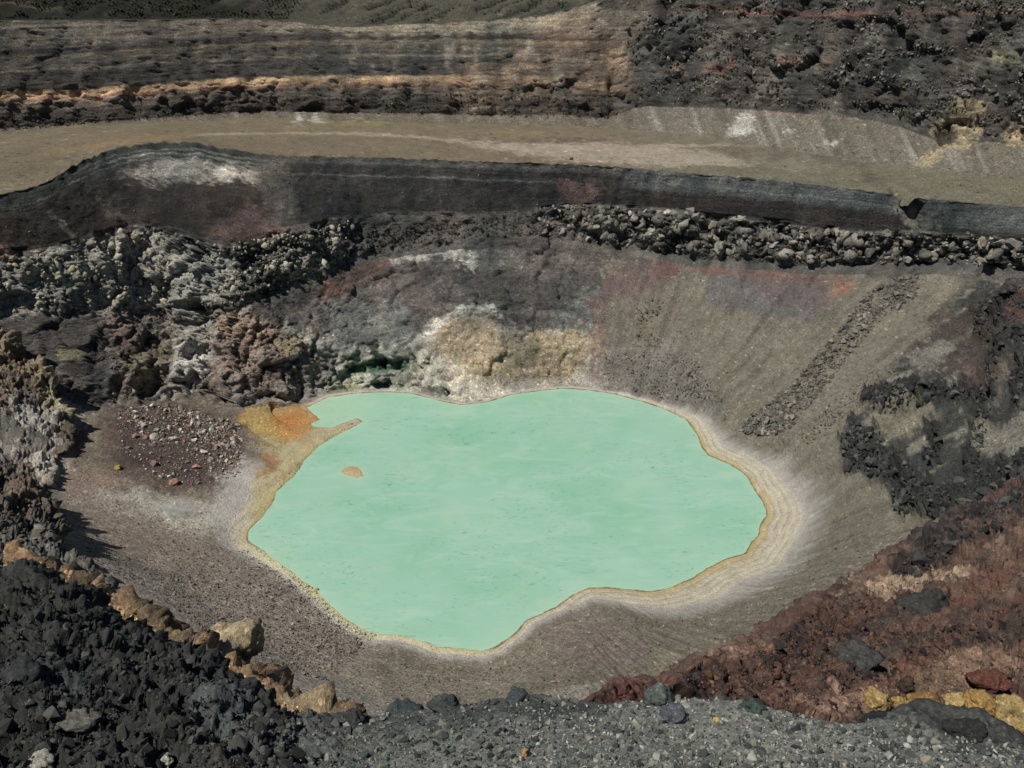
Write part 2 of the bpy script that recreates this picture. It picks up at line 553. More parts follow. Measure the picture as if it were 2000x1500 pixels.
for k, (nm, n) in enumerate(ROWS):
    f = np.linspace(0, 1, n, endpoint=(k == len(ROWS) - 1))[:, None]
    (r0, z0), (r1, z1) = curves[k], curves[k + 1]
    r1 = np.maximum(r1, r0 + 0.3)
    curves[k + 1] = (r1, z1)
    rr.append(r0 + (r1 - r0) * f)
    if nm == 'base':
        fz = f ** 1.25
    elif nm == 'l2':
        conc = 1.0 + 0.35 * (1 - sstep(1.05, 1.3, th))[None, :]
        fz = f ** conc
    elif nm == 's':
        fz = f ** 1.2
    elif nm == 't':
        fz = f ** 0.92
    else:
        fz = f
    zz.append(z0 + (z1 - z0) * fz)
    vv.append(np.repeat(k + f, NC, 1))
ROW0 = np.concatenate([[0], np.cumsum([n for _, n in ROWS])])
r_g = np.concatenate(rr); z_g = np.concatenate(zz); v_g = np.concatenate(vv)
z_soft = blur(z_g, 4, 0); r_soft = blur(r_g, 4, 0)
keep = np.zeros(len(z_g))[:, None]
for k, amt in ((7, 1.0), (10, 1.0), (6, 0.4), (5, 0.3)):                # the terrace edge and the rim stay sharp
    keep = np.maximum(keep, amt * np.exp(-((np.arange(len(z_g)) - ROW0[k]) / 4.0) ** 2)[:, None])
z_g = z_g * keep + z_soft * (1 - keep); r_g = r_g * keep + r_soft * (1 - keep)
G = np.stack([CX + r_g * np.cos(th)[None], CY + r_g * np.sin(th)[None], z_g], -1)
NR = len(G)

# shore: height from the distance to the traced waterline
sd = np.full((NR, NC), 99.0)
nsd = ROW0[5] - 60
X = G[:nsd, :, 0]; Y = G[:nsd, :, 1]
sd[:nsd] = poly_sd(shore_xy, X, Y)
sd_isle = -poly_sd(isle_xy, X, Y)
sd[:nsd] = np.maximum(sd[:nsd], sd_isle)
wob = 0.9 * fbm(np.stack([G[..., 0], G[..., 1], G[..., 0] * 0], -1).reshape(-1, 3), 5.0, 4, 0.65).reshape(NR, NC)
sdw = sd + wob
prof = np.where(sdw > 0, 0.10 * sdw + 0.06 * np.floor(sdw / 1.3 + 0.5) * (sdw < 14), np.maximum(sdw * 0.22, -3.0))
LAGOON = [(465, 822), (480, 806), (520, 798), (560, 793), (598, 795), (612, 806), (628, 819), (608, 828), (612, 836), (590, 848), (560, 856), (520, 850), (485, 838)]
bl = sstep(3.0, 16.0, sd)
bl = np.where(np.arange(NR)[:, None] >= nsd, 1.0, bl)
G[..., 2] = prof * (1 - bl) + np.maximum(G[..., 2], 0.4) * bl

N = grid_normals(G)
N = np.where((N[..., 2:3] < 0), -N, N)
N = blur(blur(N, 3, 0), 3, 1)
N /= np.linalg.norm(N, axis=-1, keepdims=True) + 1e-9
P0 = G.reshape(-1, 3).copy()
V_ = v_g.reshape(-1)
TH = np.tile(th, NR)
SD = sd.reshape(-1)
pt = Paint(P0, seed=3, warp=9)
x, y, wx, wy = pt.x, pt.y, pt.wx, pt.wy

def zone(a, b):                                       # between ring a and ring b
    return ((V_ >= a) & (V_ < b)).astype(float)
far = sstep(-0.35, -0.2, np.sin(TH) * 1.0)
Z_LAKE, Z_SHORE, Z_BEACH, Z_BASE, Z_LOW, Z_LAVA, Z_ASH, Z_TERR, Z_TAL, Z_UP, Z_HILL = (zone(0, 2), zone(2, 3), zone(2, 3), zone(3, 4), zone(4, 5), zone(5, 6), zone(6, 7), zone(7, 8), zone(8, 9), zone(9, 10), zone(10, 13))

# ------------------------------------------------------------------ colours of the crater ground, unit by unit
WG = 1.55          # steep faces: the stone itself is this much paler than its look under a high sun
T_XY = [(p[0], p[1]) for p in TLINE]
streak = fbm(P0 * np.array([1, 1, 0.22]), 5.0, 4, 0.6, seed=5)          # wash marks down the walls
layer = fbm(np.stack([x / 260.0, (y - np.interp(x, *np.array(T_XY).T)) / 7.0, x * 0], -1), 1.0, 3, seed=6)   # thin beds
patch = fbm(P0, 16.0, 4, seed=7)
fine = fbm(P0, 2.2, 3, seed=8)

def strata(line, px_per_bed, seed):
    cx_, cy_ = np.array(line, float).T
    rel = y + 0.25 * (wy - y) - np.interp(x, cx_, cy_)
    return fbm(np.stack([x / 420.0, rel / px_per_bed, x * 0 + seed], -1), 1.0, 4, 0.7, seed=seed)
pt.mix(np.ones(pt.n), (106, 97, 82))
# floor and scree
pt.mix(zone(0, 5), (108, 99, 84))
right = sstep(1100, 1250, wx)
pt.mix(zone(0, 5) * right, (99, 94, 80))
pt.poly([(1150, 560), (1330, 520), (1330, 760), (1250, 790), (1160, 740)], (100, 91, 79), 0.8, 25)
pt.poly([(1180, 690), (1300, 680), (1360, 740), (1420, 800), (1360, 830), (1270, 790), (1170, 760)], (104, 99, 95), 0.8, 22)
pt.poly([(120, 940), (420, 960), (480, 1060), (640, 1210), (760, 1270), (700, 1420), (400, 1300), (100, 1100)], (134, 121, 110), 0.9, 25)
pt.poly([(100, 990), (350, 1000), (480, 1080), (300, 1120), (120, 1060)], (122, 107, 92), 0.8, 20)
pt.poly([(170, 785), (320, 770), (470, 800), (480, 880), (450, 950), (330, 970), (200, 940), (150, 870)], (92, 76, 68), 1, 14)
pt.poly([(225, 800), (330, 785), (455, 830), (470, 900), (420, 950), (330, 950), (230, 900)], (66, 54, 50), 1, 16)
pt.poly([(165, 790), (200, 790), (190, 830), (200, 890), (170, 900)], (120, 112, 95), 0.9, 8)
pt.poly([(115, 905), (200, 905), (280, 955), (130, 975)], (128, 108, 92), 0.9, 10)
for q, a in ((((200, 958), (300, 968), (380, 985), (470, 1000), (470, 1040), (370, 1030), (300, 1000)), 0.55), (((300, 985), (400, 990), (440, 1020), (330, 1025)), 0.6)):
    pt.poly(q, (160, 160, 145), a * 1.0, 16)
pt.poly([(420, 950), (480, 900), (500, 960), (490, 1060), (430, 1050)], (150, 145, 140), 0.8, 16)
pt.poly([(600, 1300), (1000, 1290), (1050, 1400), (620, 1420)], (126, 115, 100), 0.8, 25)
pt.poly([(1070, 1235), (1180, 1215), (1270, 1260), (1230, 1320), (1120, 1300)], (108, 92, 88), 0.8, 22)
pt.poly([(1230, 1300), (1320, 1270), (1330, 1310), (1260, 1330)], (122, 113, 88), 0.5, 16)
pt.c = pt.c * (1 + 0.32 * zone(0, 5))[:, None]
# dark right spur: rock bare between tongues of scree
SPUR = [(1640, 890), (1660, 820), (1690, 770), (1760, 700), (1830, 640), (1880, 565), (1950, 525), (2250, 520), (2250, 1080), (1850, 1020), (1760, 1005), (1740, 945), (1650, 920)]
fall = fbm(np.stack([(wx * 0.50 + wy * 0.86) / 17.0, (wx * 0.86 - wy * 0.50) / 110.0, x * 0], -1), 1.0, 5, 0.6, seed=9)     # runs down the slope
m_spur = pt.mask(SPUR, 10)
pt.mix(m_spur, (64, 65, 63), 1.0)
pt.mix(m_spur * sstep(0.12, 0.25, fall + 0.35 * patch), (118, 115, 103))
pt.mix(m_spur * sstep(0.02, 0.2, -fall - 0.2 * patch), (58, 60, 60))
OUTCROPS = [[(1640, 862), (1665, 820), (1720, 840), (1730, 900), (1740, 935), (1690, 925), (1650, 915)], [(1735, 885), (1760, 875), (1790, 930), (1850, 955), (1900, 925), (1990, 895), (2060, 870), (2060, 960), (1880, 990), (1850, 1012), (1760, 1005), (1740, 960)],
            [(1885, 940), (1892, 860), (1915, 760), (1930, 690), (1955, 690), (1940, 800), (1912, 900), (1905, 950)], [(1690, 775), (1760, 742), (1850, 745), (1930, 740), (1940, 785), (1860, 785), (1780, 800), (1720, 812)],
            [(1890, 600), (1960, 565), (2060, 540), (2060, 650), (1960, 680), (1905, 655)], [(1812, 830), (1838, 840), (1832, 910), (1808, 900)], [(1970, 700), (2060, 680), (2060, 790), (1985, 800)]]
m_out = np.zeros(pt.n)
for q in OUTCROPS:
    m_out = np.maximum(m_out, pt.poly(q, (50, 52, 53), 1.0, 8))
pt.poly([(1820, 610), (1930, 590), (1960, 680), (1900, 740), (1830, 720), (1790, 680)], (74, 64, 58), 0.9, 14)
pt.poly([(1960, 580), (2060, 560), (2060, 640), (1980, 640)], (95, 66, 56), 0.8, 14)
pt.poly([(1880, 700), (1970, 690), (1960, 770), (1890, 760)], (86, 70, 64), 0.8, 14)
pt.poly([(1690, 800), (1780, 770), (1830, 800), (1790, 850), (1700, 860)], (118, 112, 92), 0.9, 10)
pt.poly([(1900, 860), (2010, 800), (2010, 850), (1920, 895)], (128, 124, 108), 0.9, 8)
pt.poly([(1760, 690), (1840, 660), (1880, 680), (1800, 730)], (130, 128, 115), 0.7, 10)

# lower cliffs (between the lake and the lava bench)
low_l = zone(4, 5) * (1 - sstep(1145, 1185, wx + 35 * fbm(P0, 18.0, 4, 0.6, seed=221)))
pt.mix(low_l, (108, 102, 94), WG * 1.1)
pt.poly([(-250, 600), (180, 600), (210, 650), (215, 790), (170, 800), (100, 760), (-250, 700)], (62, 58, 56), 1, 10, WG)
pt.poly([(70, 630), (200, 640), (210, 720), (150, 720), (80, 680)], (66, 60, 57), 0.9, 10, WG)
pt.poly([(115, 685), (170, 680), (175, 700), (125, 705)], (135, 130, 88), 0.8, 7, 1.3)
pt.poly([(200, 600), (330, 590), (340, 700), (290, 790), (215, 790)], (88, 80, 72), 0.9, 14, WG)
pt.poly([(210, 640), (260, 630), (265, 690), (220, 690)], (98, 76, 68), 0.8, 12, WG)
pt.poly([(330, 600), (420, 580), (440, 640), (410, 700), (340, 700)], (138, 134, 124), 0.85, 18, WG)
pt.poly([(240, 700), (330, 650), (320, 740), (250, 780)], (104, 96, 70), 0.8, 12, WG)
pt.poly([(345, 685), (400, 672), (425, 700), (420, 735), (370, 755), (335, 730)], (170, 168, 160), 0.95, 8, 1.35)
pt.poly([(420, 630), (520, 610), (590, 680), (560, 760), (420, 775), (400, 740)], (108, 90, 80), 0.95, 16, 1.4)
pt.poly([(420, 615), (500, 605), (560, 640), (520, 670), (440, 660)], (128, 108, 86), 0.8, 12, 1.4)
pt.poly([(530, 660), (585, 665), (600, 690), (560, 700)], (136, 116, 62), 0.8, 9, 1.4)
pt.poly([(555, 700), (640, 690), (650, 770), (550, 780)], (128, 120, 112), 0.85, 14, 1.4)
# middle massive layer
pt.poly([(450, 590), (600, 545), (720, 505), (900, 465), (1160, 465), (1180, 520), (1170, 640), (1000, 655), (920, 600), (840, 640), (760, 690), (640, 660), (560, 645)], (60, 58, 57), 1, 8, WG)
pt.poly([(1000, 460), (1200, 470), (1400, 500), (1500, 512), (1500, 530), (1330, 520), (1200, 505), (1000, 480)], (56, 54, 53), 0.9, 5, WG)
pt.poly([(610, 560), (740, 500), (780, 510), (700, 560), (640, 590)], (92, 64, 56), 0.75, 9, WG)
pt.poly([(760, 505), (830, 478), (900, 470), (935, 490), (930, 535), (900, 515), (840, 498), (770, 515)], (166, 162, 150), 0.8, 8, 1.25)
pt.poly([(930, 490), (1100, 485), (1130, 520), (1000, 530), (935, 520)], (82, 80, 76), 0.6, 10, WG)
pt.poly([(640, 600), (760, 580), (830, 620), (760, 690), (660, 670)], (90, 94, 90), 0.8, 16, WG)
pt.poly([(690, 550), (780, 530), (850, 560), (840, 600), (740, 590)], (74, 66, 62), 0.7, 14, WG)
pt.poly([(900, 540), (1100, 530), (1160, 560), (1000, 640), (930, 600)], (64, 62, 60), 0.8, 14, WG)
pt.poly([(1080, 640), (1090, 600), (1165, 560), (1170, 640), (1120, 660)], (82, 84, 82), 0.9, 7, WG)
# ochre face above the water
pt.poly([(838, 650), (860, 628), (920, 604), (985, 648), (1060, 650), (1165, 640), (1168, 700), (1130, 748), (1010, 752), (900, 745), (852, 695)], (134, 120, 92), 0.95, 13, 1.2)
pt.poly([(880, 620), (960, 640), (1000, 690), (960, 740), (880, 700)], (126, 114, 88), 0.7, 20, 1.3)
pt.poly([(1040, 660), (1150, 655), (1150, 730), (1060, 735)], (148, 132, 98), 0.6, 16, 1.2)
pt.poly([(835, 690), (870, 690), (930, 730), (1000, 755), (1040, 750), (1030, 775), (960, 785), (905, 790), (850, 775), (820, 750)], (168, 163, 146), 0.9, 8, 1.25)
pt.poly([(1000, 750), (1100, 735), (1170, 700), (1180, 760), (1090, 757), (1010, 770)], (140, 136, 128), 0.75, 9, 1.3)
pt.poly([(560, 645), (640, 660), (760, 690), (840, 640), (850, 655), (770, 705), (660, 700), (600, 690)], (150, 150, 144), 0.6, 12, 1.4)
pt.poly([(835, 630), (900, 598), (960, 598), (990, 625), (960, 612), (900, 612), (850, 642)], (176, 172, 160), 0.8, 5, 1.3)
pt.poly([(720, 690), (850, 635), (860, 645), (740, 700)], (165, 163, 152), 0.7, 6, 1.3)
pt.poly([(660, 688), (790, 680), (850, 700), (830, 745), (800, 772), (640, 772), (640, 730)], (158, 157, 138), 0.95, 8, 1.3)
pt.poly([(672, 716), (720, 702), (790, 700), (802, 716), (795, 724), (700, 730), (680, 728)], (52, 92, 62), 0.95, 4, 1.3)
pt.poly([(642, 735), (662, 725), (668, 760), (640, 770)], (96, 112, 62), 0.8, 5, 1.3)
pt.poly([(660, 750), (700, 740), (700, 765), (660, 768)], (150, 148, 92), 0.7, 6, 1.3)
pt.poly([(1150, 590), (1172, 580), (1178, 650), (1175, 740), (1160, 750), (1155, 660)], (110, 78, 66), 0.55, 6, 1.3)
# scarp above the right scree
scarp = zone(4, 5.02)
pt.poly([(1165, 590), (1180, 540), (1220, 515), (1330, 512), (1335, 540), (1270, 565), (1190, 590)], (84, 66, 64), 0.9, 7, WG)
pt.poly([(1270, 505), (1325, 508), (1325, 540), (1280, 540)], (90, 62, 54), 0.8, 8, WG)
pt.poly([(1395, 530), (1480, 525), (1600, 535), (1625, 560), (1600, 610), (1590, 628), (1530, 622), (1480, 612), (1385, 602), (1378, 575)], (82, 80, 80), 1, 5, 1.45)
pt.poly([(1470, 535), (1620, 540), (1615, 600), (1480, 580)], (84, 68, 68), 0.7, 12, 1.45)
pt.poly([(1340, 512), (1500, 520), (1660, 535), (1660, 550), (1500, 545), (1345, 535)], (98, 68, 58), 0.75, 6, 1.4)
pt.poly([(1615, 552), (1662, 550), (1660, 575), (1640, 585), (1618, 570)], (118, 76, 58), 0.85, 7, 1.4)
pt.poly([(1700, 530), (1790, 520), (1800, 560), (1740, 570)], (72, 66, 62), 0.7, 10, 1.3)

# lava bench
pt.mix(zone(4.93, 6.08), (74, 72, 68), 1.35)
pt.poly([(-250, 500), (100, 485), (280, 440), (430, 480), (470, 590), (200, 610), (-250, 640)], (136, 133, 121), 0.9, 10, 1.45, zone(4.7, 6.1))
pt.poly([(60, 520), (150, 505), (190, 530), (160, 570), (80, 570)], (140, 138, 108), 0.85, 14, 1.35)
pt.poly([(110, 535), (190, 540), (200, 580), (120, 585)], (138, 146, 132), 0.6, 12, 1.35)
pt.poly([(330, 500), (440, 500), (450, 580), (360, 590)], (150, 148, 138), 0.7, 16, 1.35)
pt.poly([(470, 470), (700, 425), (1060, 415), (1080, 450), (800, 470), (620, 535), (480, 580)], (66, 64, 61), 0.9, 10, 1.4)
pt.poly([(540, 500), (620, 470), (690, 480), (640, 520), (560, 560)], (120, 118, 106), 0.7, 12, 1.4)
pt.poly([(1110, 405), (1190, 405), (1180, 450), (1120, 440)], (118, 112, 92), 0.6, 10, 1.4)

# ash wall up to the terrace edge
pt.mix(zone(6.05, 7) * far, (47, 46, 45), 1.2)
pt.mix(zone(6.05, 7) * sstep(0.0, 0.35, layer) * 0.14, (84, 82, 78), 1.35)
pt.poly([(-250, 400), (60, 390), (150, 380), (230, 340), (520, 340), (560, 470), (400, 490), (280, 440), (100, 490), (-250, 520)], (46, 41, 38), 0.9, 14, 1.25)
ash_l = zone(6.2, 7)
pt.band(T_XY, -6, 34, (48, 52, 50), 0.95, 5, 1.35, ash_l, x1=540)
pt.band(T_XY, 12, 15, (96, 98, 92), 0.7, 1.5, 1.35, ash_l, x0=150, x1=500)
pt.band(T_XY, 20, 24, (110, 112, 106), 0.7, 2, 1.35, ash_l, x0=180, x1=500)
pt.band(T_XY, 30, 33, (90, 92, 88), 0.7, 1.5, 1.35, ash_l, x0=60, x1=420)
pt.poly([(235, 345), (300, 318), (400, 315), (508, 335), (505, 355), (440, 350), (300, 355)], (128, 126, 116), 0.8, 10, 1.3)
pt.poly([(400, 325), (500, 338), (500, 352), (430, 345)], (150, 148, 138), 0.7, 9, 1.3)
pt.poly([(400, 455), (455, 408), (520, 410), (550, 450), (530, 475), (430, 475)], (82, 62, 58), 0.8, 12, 1.4)
pt.poly([(90, 415), (105, 415), (140, 450), (146, 466), (130, 458)], (122, 116, 100), 0.9, 4, 1.35)
pt.poly([(0, 480), (28, 482), (30, 500), (0, 500)], (150, 112, 90), 0.9, 5, 1.35)
pt.poly([(190, 380), (260, 440), (230, 430), (180, 390)], (84, 74, 64), 0.7, 8, 1.35)
pt.poly([(500, 310), (560, 306), (590, 400), (540, 450), (505, 370)], (72, 70, 66), 0.8, 10, 1.35)
pt.poly([(640, 310), (800, 315), (1080, 322), (1100, 415), (700, 420), (600, 440), (570, 400)], (44, 44, 45), 0.85, 12, 1.2)
pt.band(T_XY, -4, 14, (82, 80, 76), 0.6, 4, 1.3, ash_l, x0=560, x1=1230)
pt.band(T_XY, 34, 37, (92, 90, 86), 0.5, 2, 1.3, ash_l, x0=560, x1=1150)
pt.poly([(1095, 362), (1150, 358), (1185, 378), (1150, 395), (1105, 390)], (100, 74, 68), 0.75, 8, 1.35)
pt.band(T_XY, -6, 40, (74, 79, 80), 0.9, 8, 1.3, ash_l, x0=1220, x1=1790)
pt.band(T_XY, 40, 90, (52, 47, 46), 0.85, 8, 1.2, ash_l, x0=1200, x1=1800)
pt.band(T_XY, 22, 26, (112, 116, 114), 0.4, 2, 1.3, ash_l, x0=1300, x1=1780)
pt.band(T_XY, -4, 50, (70, 76, 76), 0.9, 8, 1.3, ash_l, x0=1800)
pt.poly([(1735, 385), (1765, 390), (1785, 420), (1775, 440), (1750, 410)], (122, 120, 105), 0.7, 6, 1.3)
pt.poly([(1780, 430), (1830, 430), (1840, 480), (1790, 480)], (100, 100, 92), 0.7, 8, 1.3)

# terrace
pt.mix(zone(7, 8), (114, 101, 76))
pt.mix(zone(7, 8) * sstep(1100, 1500, wx), (106, 101, 80))
tz = zone(7, 8.6)
pt.poly([(880, 272), (1000, 278), (1150, 281), (1300, 284), (1400, 296), (1470, 320), (1300, 325), (1120, 314), (1000, 300), (930, 285)], (152, 139, 120), 1, 5, 1, tz)
pt.band([(-200, 330), (0, 316), (150, 290), (300, 268), (420, 262), (560, 259), (700, 261), (800, 266), (900, 276), (1100, 284)], -2, 3, (150, 136, 112), 0.8, 1.5, 1, tz, x0=380)
pt.band([(-200, 330), (0, 318), (150, 290), (300, 268), (420, 262)], -5, 5, (138, 112, 68), 0.7, 4, 1, tz, x0=100, x1=360)
pt.poly([(0, 310), (140, 300), (170, 320), (60, 345), (0, 350)], (98, 86, 70), 0.6, 9, 1, tz)
pt.poly([(520, 262), (640, 246), (700, 250), (600, 256)], (122, 108, 66), 0.6, 5, 1, tz)
for q in ([(660, 236), (770, 232), (750, 243), (670, 246)], [(620, 236), (650, 232), (650, 240), (625, 243)]):
    pt.poly(q, (132, 124, 58), 0.7, 5, 1)
pt.poly([(950, 262), (1000, 252), (1060, 258), (1080, 268), (1000, 274)], (120, 112, 66), 0.6, 6, 1)
pt.poly([(950, 274), (1100, 270), (1200, 273), (1120, 280), (980, 280)], (96, 80, 68), 0.7, 4, 1, tz)
pt.poly([(1380, 285), (1480, 280), (1560, 300), (1520, 315), (1420, 305)], (104, 88, 76), 0.8, 9, 1, tz)
pt.poly([(1470, 318), (1560, 312), (1640, 322), (1560, 335)], (126, 122, 108), 0.6, 6, 1, tz)
pt.poly([(1560, 290), (1680, 300), (1700, 325), (1600, 320)], (84, 80, 70), 0.7, 9, 1, zone(7, 9))
# slumped step at the right end of the terrace
pt.poly([(1680, 340), (1700, 338), (1760, 380), (1740, 378)], (74, 72, 62), 0.7, 5, 1, tz)

# talus under the far wall
pt.mix(zone(8.02, 9), (100, 90, 74), 1.1)
cone = fbm(np.stack([x / 13.0 - y / 30.0, y / 200.0, x * 0], -1), 1.0, 3, seed=12)
pt.mix(zone(8.02, 9) * sstep(1180, 1260, wx), (104, 97, 84), 1.1)
pt.mix(zone(8.05, 9) * sstep(0.1, 0.35, cone) * (0.35 + 0.3 * sstep(1200, 1260, wx)), (136, 131, 122), 1.1)
pt.mix(zone(8.05, 9) * sstep(0.12, 0.35, -cone) * 0.5, (80, 72, 62), 1.1)
for q in ([(575, 240), (583, 222), (592, 240)], [(605, 238), (614, 220), (628, 238)], [(1415, 262), (1445, 215), (1465, 230), (1475, 262)], [(1530, 262), (1552, 245), (1545, 262)], [(1600, 285), (1650, 268), (1630, 285)]):
    pt.poly(q, (168, 168, 158), 0.8, 4, 1.15)
pt.poly([(1480, 212), (1560, 210), (1640, 222), (1600, 235), (1500, 222)], (128, 92, 72), 0.5, 9, 1.1)

# far wall
wsx = wx + 110 * fbm(P0 * np.array([1, 1, 0.6]), 34.0, 5, 0.6, seed=220) + 0.25 * (y - 120)
pt.mix(zone(9, 10), (76, 71, 62), 1.35)
YL = [(-250, 196), (0, 185), (200, 176), (400, 163), (600, 155), (700, 153), (850, 153), (1000, 153), (1100, 157), (1200, 170)]
up = zone(8.9, 10.0)
for lo, hi, c, am in ((-150, -86, (98, 91, 79), 0.9), (-90, -76, (56, 54, 52), 0.85), (-76, -66, (96, 88, 72), 0.6), (-66, -46, (74, 70, 63), 0.9), (-47, -43, (112, 106, 92), 0.7),
                      (-42, -5, (56, 55, 53), 0.92), (-6, 9, (150, 124, 86), 0.9), (3, 14, (146, 110, 76), 0.6), (12, 18, (108, 76, 62), 0.8), (17, 20, (140, 122, 100), 0.5), (19, 38, (80, 73, 64), 0.85), (38, 90, (54, 50, 45), 0.9)):
    pt.band(YL, lo, hi, c, am, 3, 1.35, up, x1=1260, xf=40)
pt.poly([(330, 110), (420, 85), (440, 120), (380, 135)], (108, 96, 78), 0.6, 14, 1.35, up)
pt.poly([(640, 52), (760, 48), (900, 44), (1060, 32), (1160, 8), (1170, 40), (1050, 50), (900, 60), (800, 68), (650, 66)], (138, 128, 104), 0.8, 6, 1.3, up)
pt.poly([(1080, 60), (1200, 50), (1225, 140), (1215, 190), (1100, 200), (900, 195), (850, 150), (1000, 110)], (104, 86, 68), 0.7, 22, 1.35, up)
for q in ([(1190, 100), (1218, 90), (1232, 130), (1222, 170), (1200, 175)], [(960, 145), (1040, 128), (1060, 135), (980, 150)], [(1060, 160), (1150, 155), (1190, 175), (1160, 172)]):
    pt.poly(q, (150, 122, 88), 0.75, 9, 1.25, up)
for bx, y0, y1, w in ((690, 85, 175, 5), (775, 70, 140, 3), (875, 55, 140, 8), (905, 55, 110, 5), (930, 90, 160, 4), (975, 50, 105, 5), (1032, 75, 130, 6), (1010, 130, 190, 5), (1090, 120, 190, 6), (945, 150, 200, 5), (735, 130, 160, 4), (820, 150, 175, 5)):
    pt.poly([(bx - w * .7, y0), (bx + w * .7, y0), (bx + w, (y0 + y1) / 2), (bx + w * .6, y1), (bx - w * .8, y1), (bx - w, (y0 + y1) / 2)], (128, 122, 108), 0.5, 3.5, 1.3, up)
wr = up * sstep(1190, 1250, wsx)
pt.mix(wr, (62, 60, 56), 1.4)
pt.mix(wr * sstep(0.05, 0.3, patch), (80, 77, 70), 1.4)
pt.mix(wr * sstep(0.1, 0.35, -patch), (48, 46, 45), 1.4)
RD = [(1200, 25), (1400, 12), (1500, 20), (1700, 26), (2000, 20), (2200, 20)]
pt.band(RD, -2, 10, (102, 68, 58), 0.75, 4, 1.35, up, x0=1430, x1=1700)
pt.band(RD, -14, -4, (64, 62, 60), 0.7, 4, 1.35, up, x0=1500)
pt.band(RD, -2, 8, (92, 60, 52), 0.6, 4, 1.35, up, x0=1300, x1=2000)
for q, c in (([(1520, 116), (1615, 114), (1620, 124), (1530, 126)], (112, 74, 62)), ([(1370, 138), (1430, 122), (1440, 130), (1390, 146)], (116, 70, 56)), ([(1310, 130), (1330, 122), (1330, 140)], (150, 108, 80)),
             ([(1700, 175), (1780, 170), (1760, 200), (1690, 205)], (88, 72, 60)), ([(1930, 105), (1990, 98), (1990, 125), (1940, 125)], (118, 114, 82))):
    pt.poly(q, c, 0.8, 7, 1.35)
pt.poly([(1822, 255), (1850, 225), (1880, 200), (1915, 190), (1925, 215), (1915, 260), (1890, 285), (1840, 300), (1800, 330), (1790, 325), (1830, 285)], (150, 134, 96), 0.9, 8, 1.25)
pt.poly([(1838, 240), (1862, 245), (1875, 280), (1840, 285), (1828, 265)], (52, 46, 42), 0.9, 5, 1.3)  # hollow in the yellow outcrop, its shade painted dark
pt.poly([(1955, 255), (2010, 250), (2010, 290), (1960, 285)], (160, 138, 96), 0.6, 9, 1.3)

# slope behind the rim
pt.mix(zone(10, 14), (78, 76, 62), 1.0)
gul = fbm(np.stack([(wx + wy * 2.2 + 14 * patch) / 30.0, wy / 70.0, x * 0], -1), 1.0, 4, 0.6, seed=14)
m_bush = zone(10.02, 14) * (1 - sstep(380, 680, wx))
pt.mix(zone(10.02, 14) * sstep(0.05, 0.2, -gul) * 0.9, (40, 44, 34))
pt.mix(m_bush * 0.9, (26, 28, 23))
pt.mix(m_bush * sstep(0.15, 0.4, patch), (62, 62, 50))

YW = [(-250, 196), (0, 185), (200, 176), (400, 163), (600, 155), (850, 153), (1100, 157), (1300, 160), (2200, 150)]
st1 = strata(YW, 6.0, 201)
st2 = strata(T_XY, 5.0, 202)
st3 = strata([(-250, 640), (450, 600), (560, 575), (640, 545), (740, 505), (830, 480), (930, 478), (1000, 490), (1100, 500), (1160, 520), (1250, 540)], 14.0, 204)
pt.c *= np.clip(1 + 0.8 * st3 * zone(4.15, 5) * far * (1 - right) * sstep(420, 520, wx), 0.5, 1.7)[:, None]
hue = fbm(P0 * np.array([1, 1, 0.5]), 30.0, 4, 0.6, seed=203)
wl_ = np.clip(zone(4.0, 7) * far * (1 - right * zone(4, 4.93)) + zone(9, 10), 0, 1)
pt.c *= (1 + wl_ * 0.8 * hue)[:, None] ** np.array([[1.25, 1.0, 0.85]])
pt.c *= np.clip(1 + 1.1 * st1 * zone(9, 10) * (1 - 0.15 * sstep(1200, 1240, wx)) + 0.6 * st2 * zone(6.1, 7) * far * (0.35 + 0.65 * sstep(6.45, 6.7, V_)), 0.4, 1.9)[:, None]
# stains of a shared kind: wash marks, mottling, pale chips
wall = np.clip(zone(4, 7) * far + zone(9, 10), 0, 1) * (1 - right * zone(4, 4.9) * 0.9)
mult = 1 + wall * (0.6 * streak + 0.45 * patch) + (1 - wall) * 0.22 * patch + 0.30 * fine
scree_run = 0.6 * fbm(np.stack([TH * 75.0 + 0.6 * patch, r_g.reshape(-1) / 25.0, TH * 0], -1), 1.0, 3, 0.6, seed=16) + fbm(np.stack([TH * 34.0, r_g.reshape(-1) / 55.0, TH * 0], -1), 1.0, 4, 0.6, seed=15)
m_scree = zone(3.2, 5) * right * (1 - m_spur)
mult = mult + m_scree * (0.5 * scree_run - 0.25 * sstep(0.12, 0.3, scree_run))
pt.c *= np.clip(mult, 0.35, 1.9)[:, None]
chips = rng.random(pt.n)
dry = 1 - zone(0, 3.0)
pt.c *= np.where((chips < 0.004) & (dry > 0), 2.2, 1.0)[:, None]
pt.c *= np.where((chips > 0.992) & (dry > 0), 0.45, 1.0)[:, None]

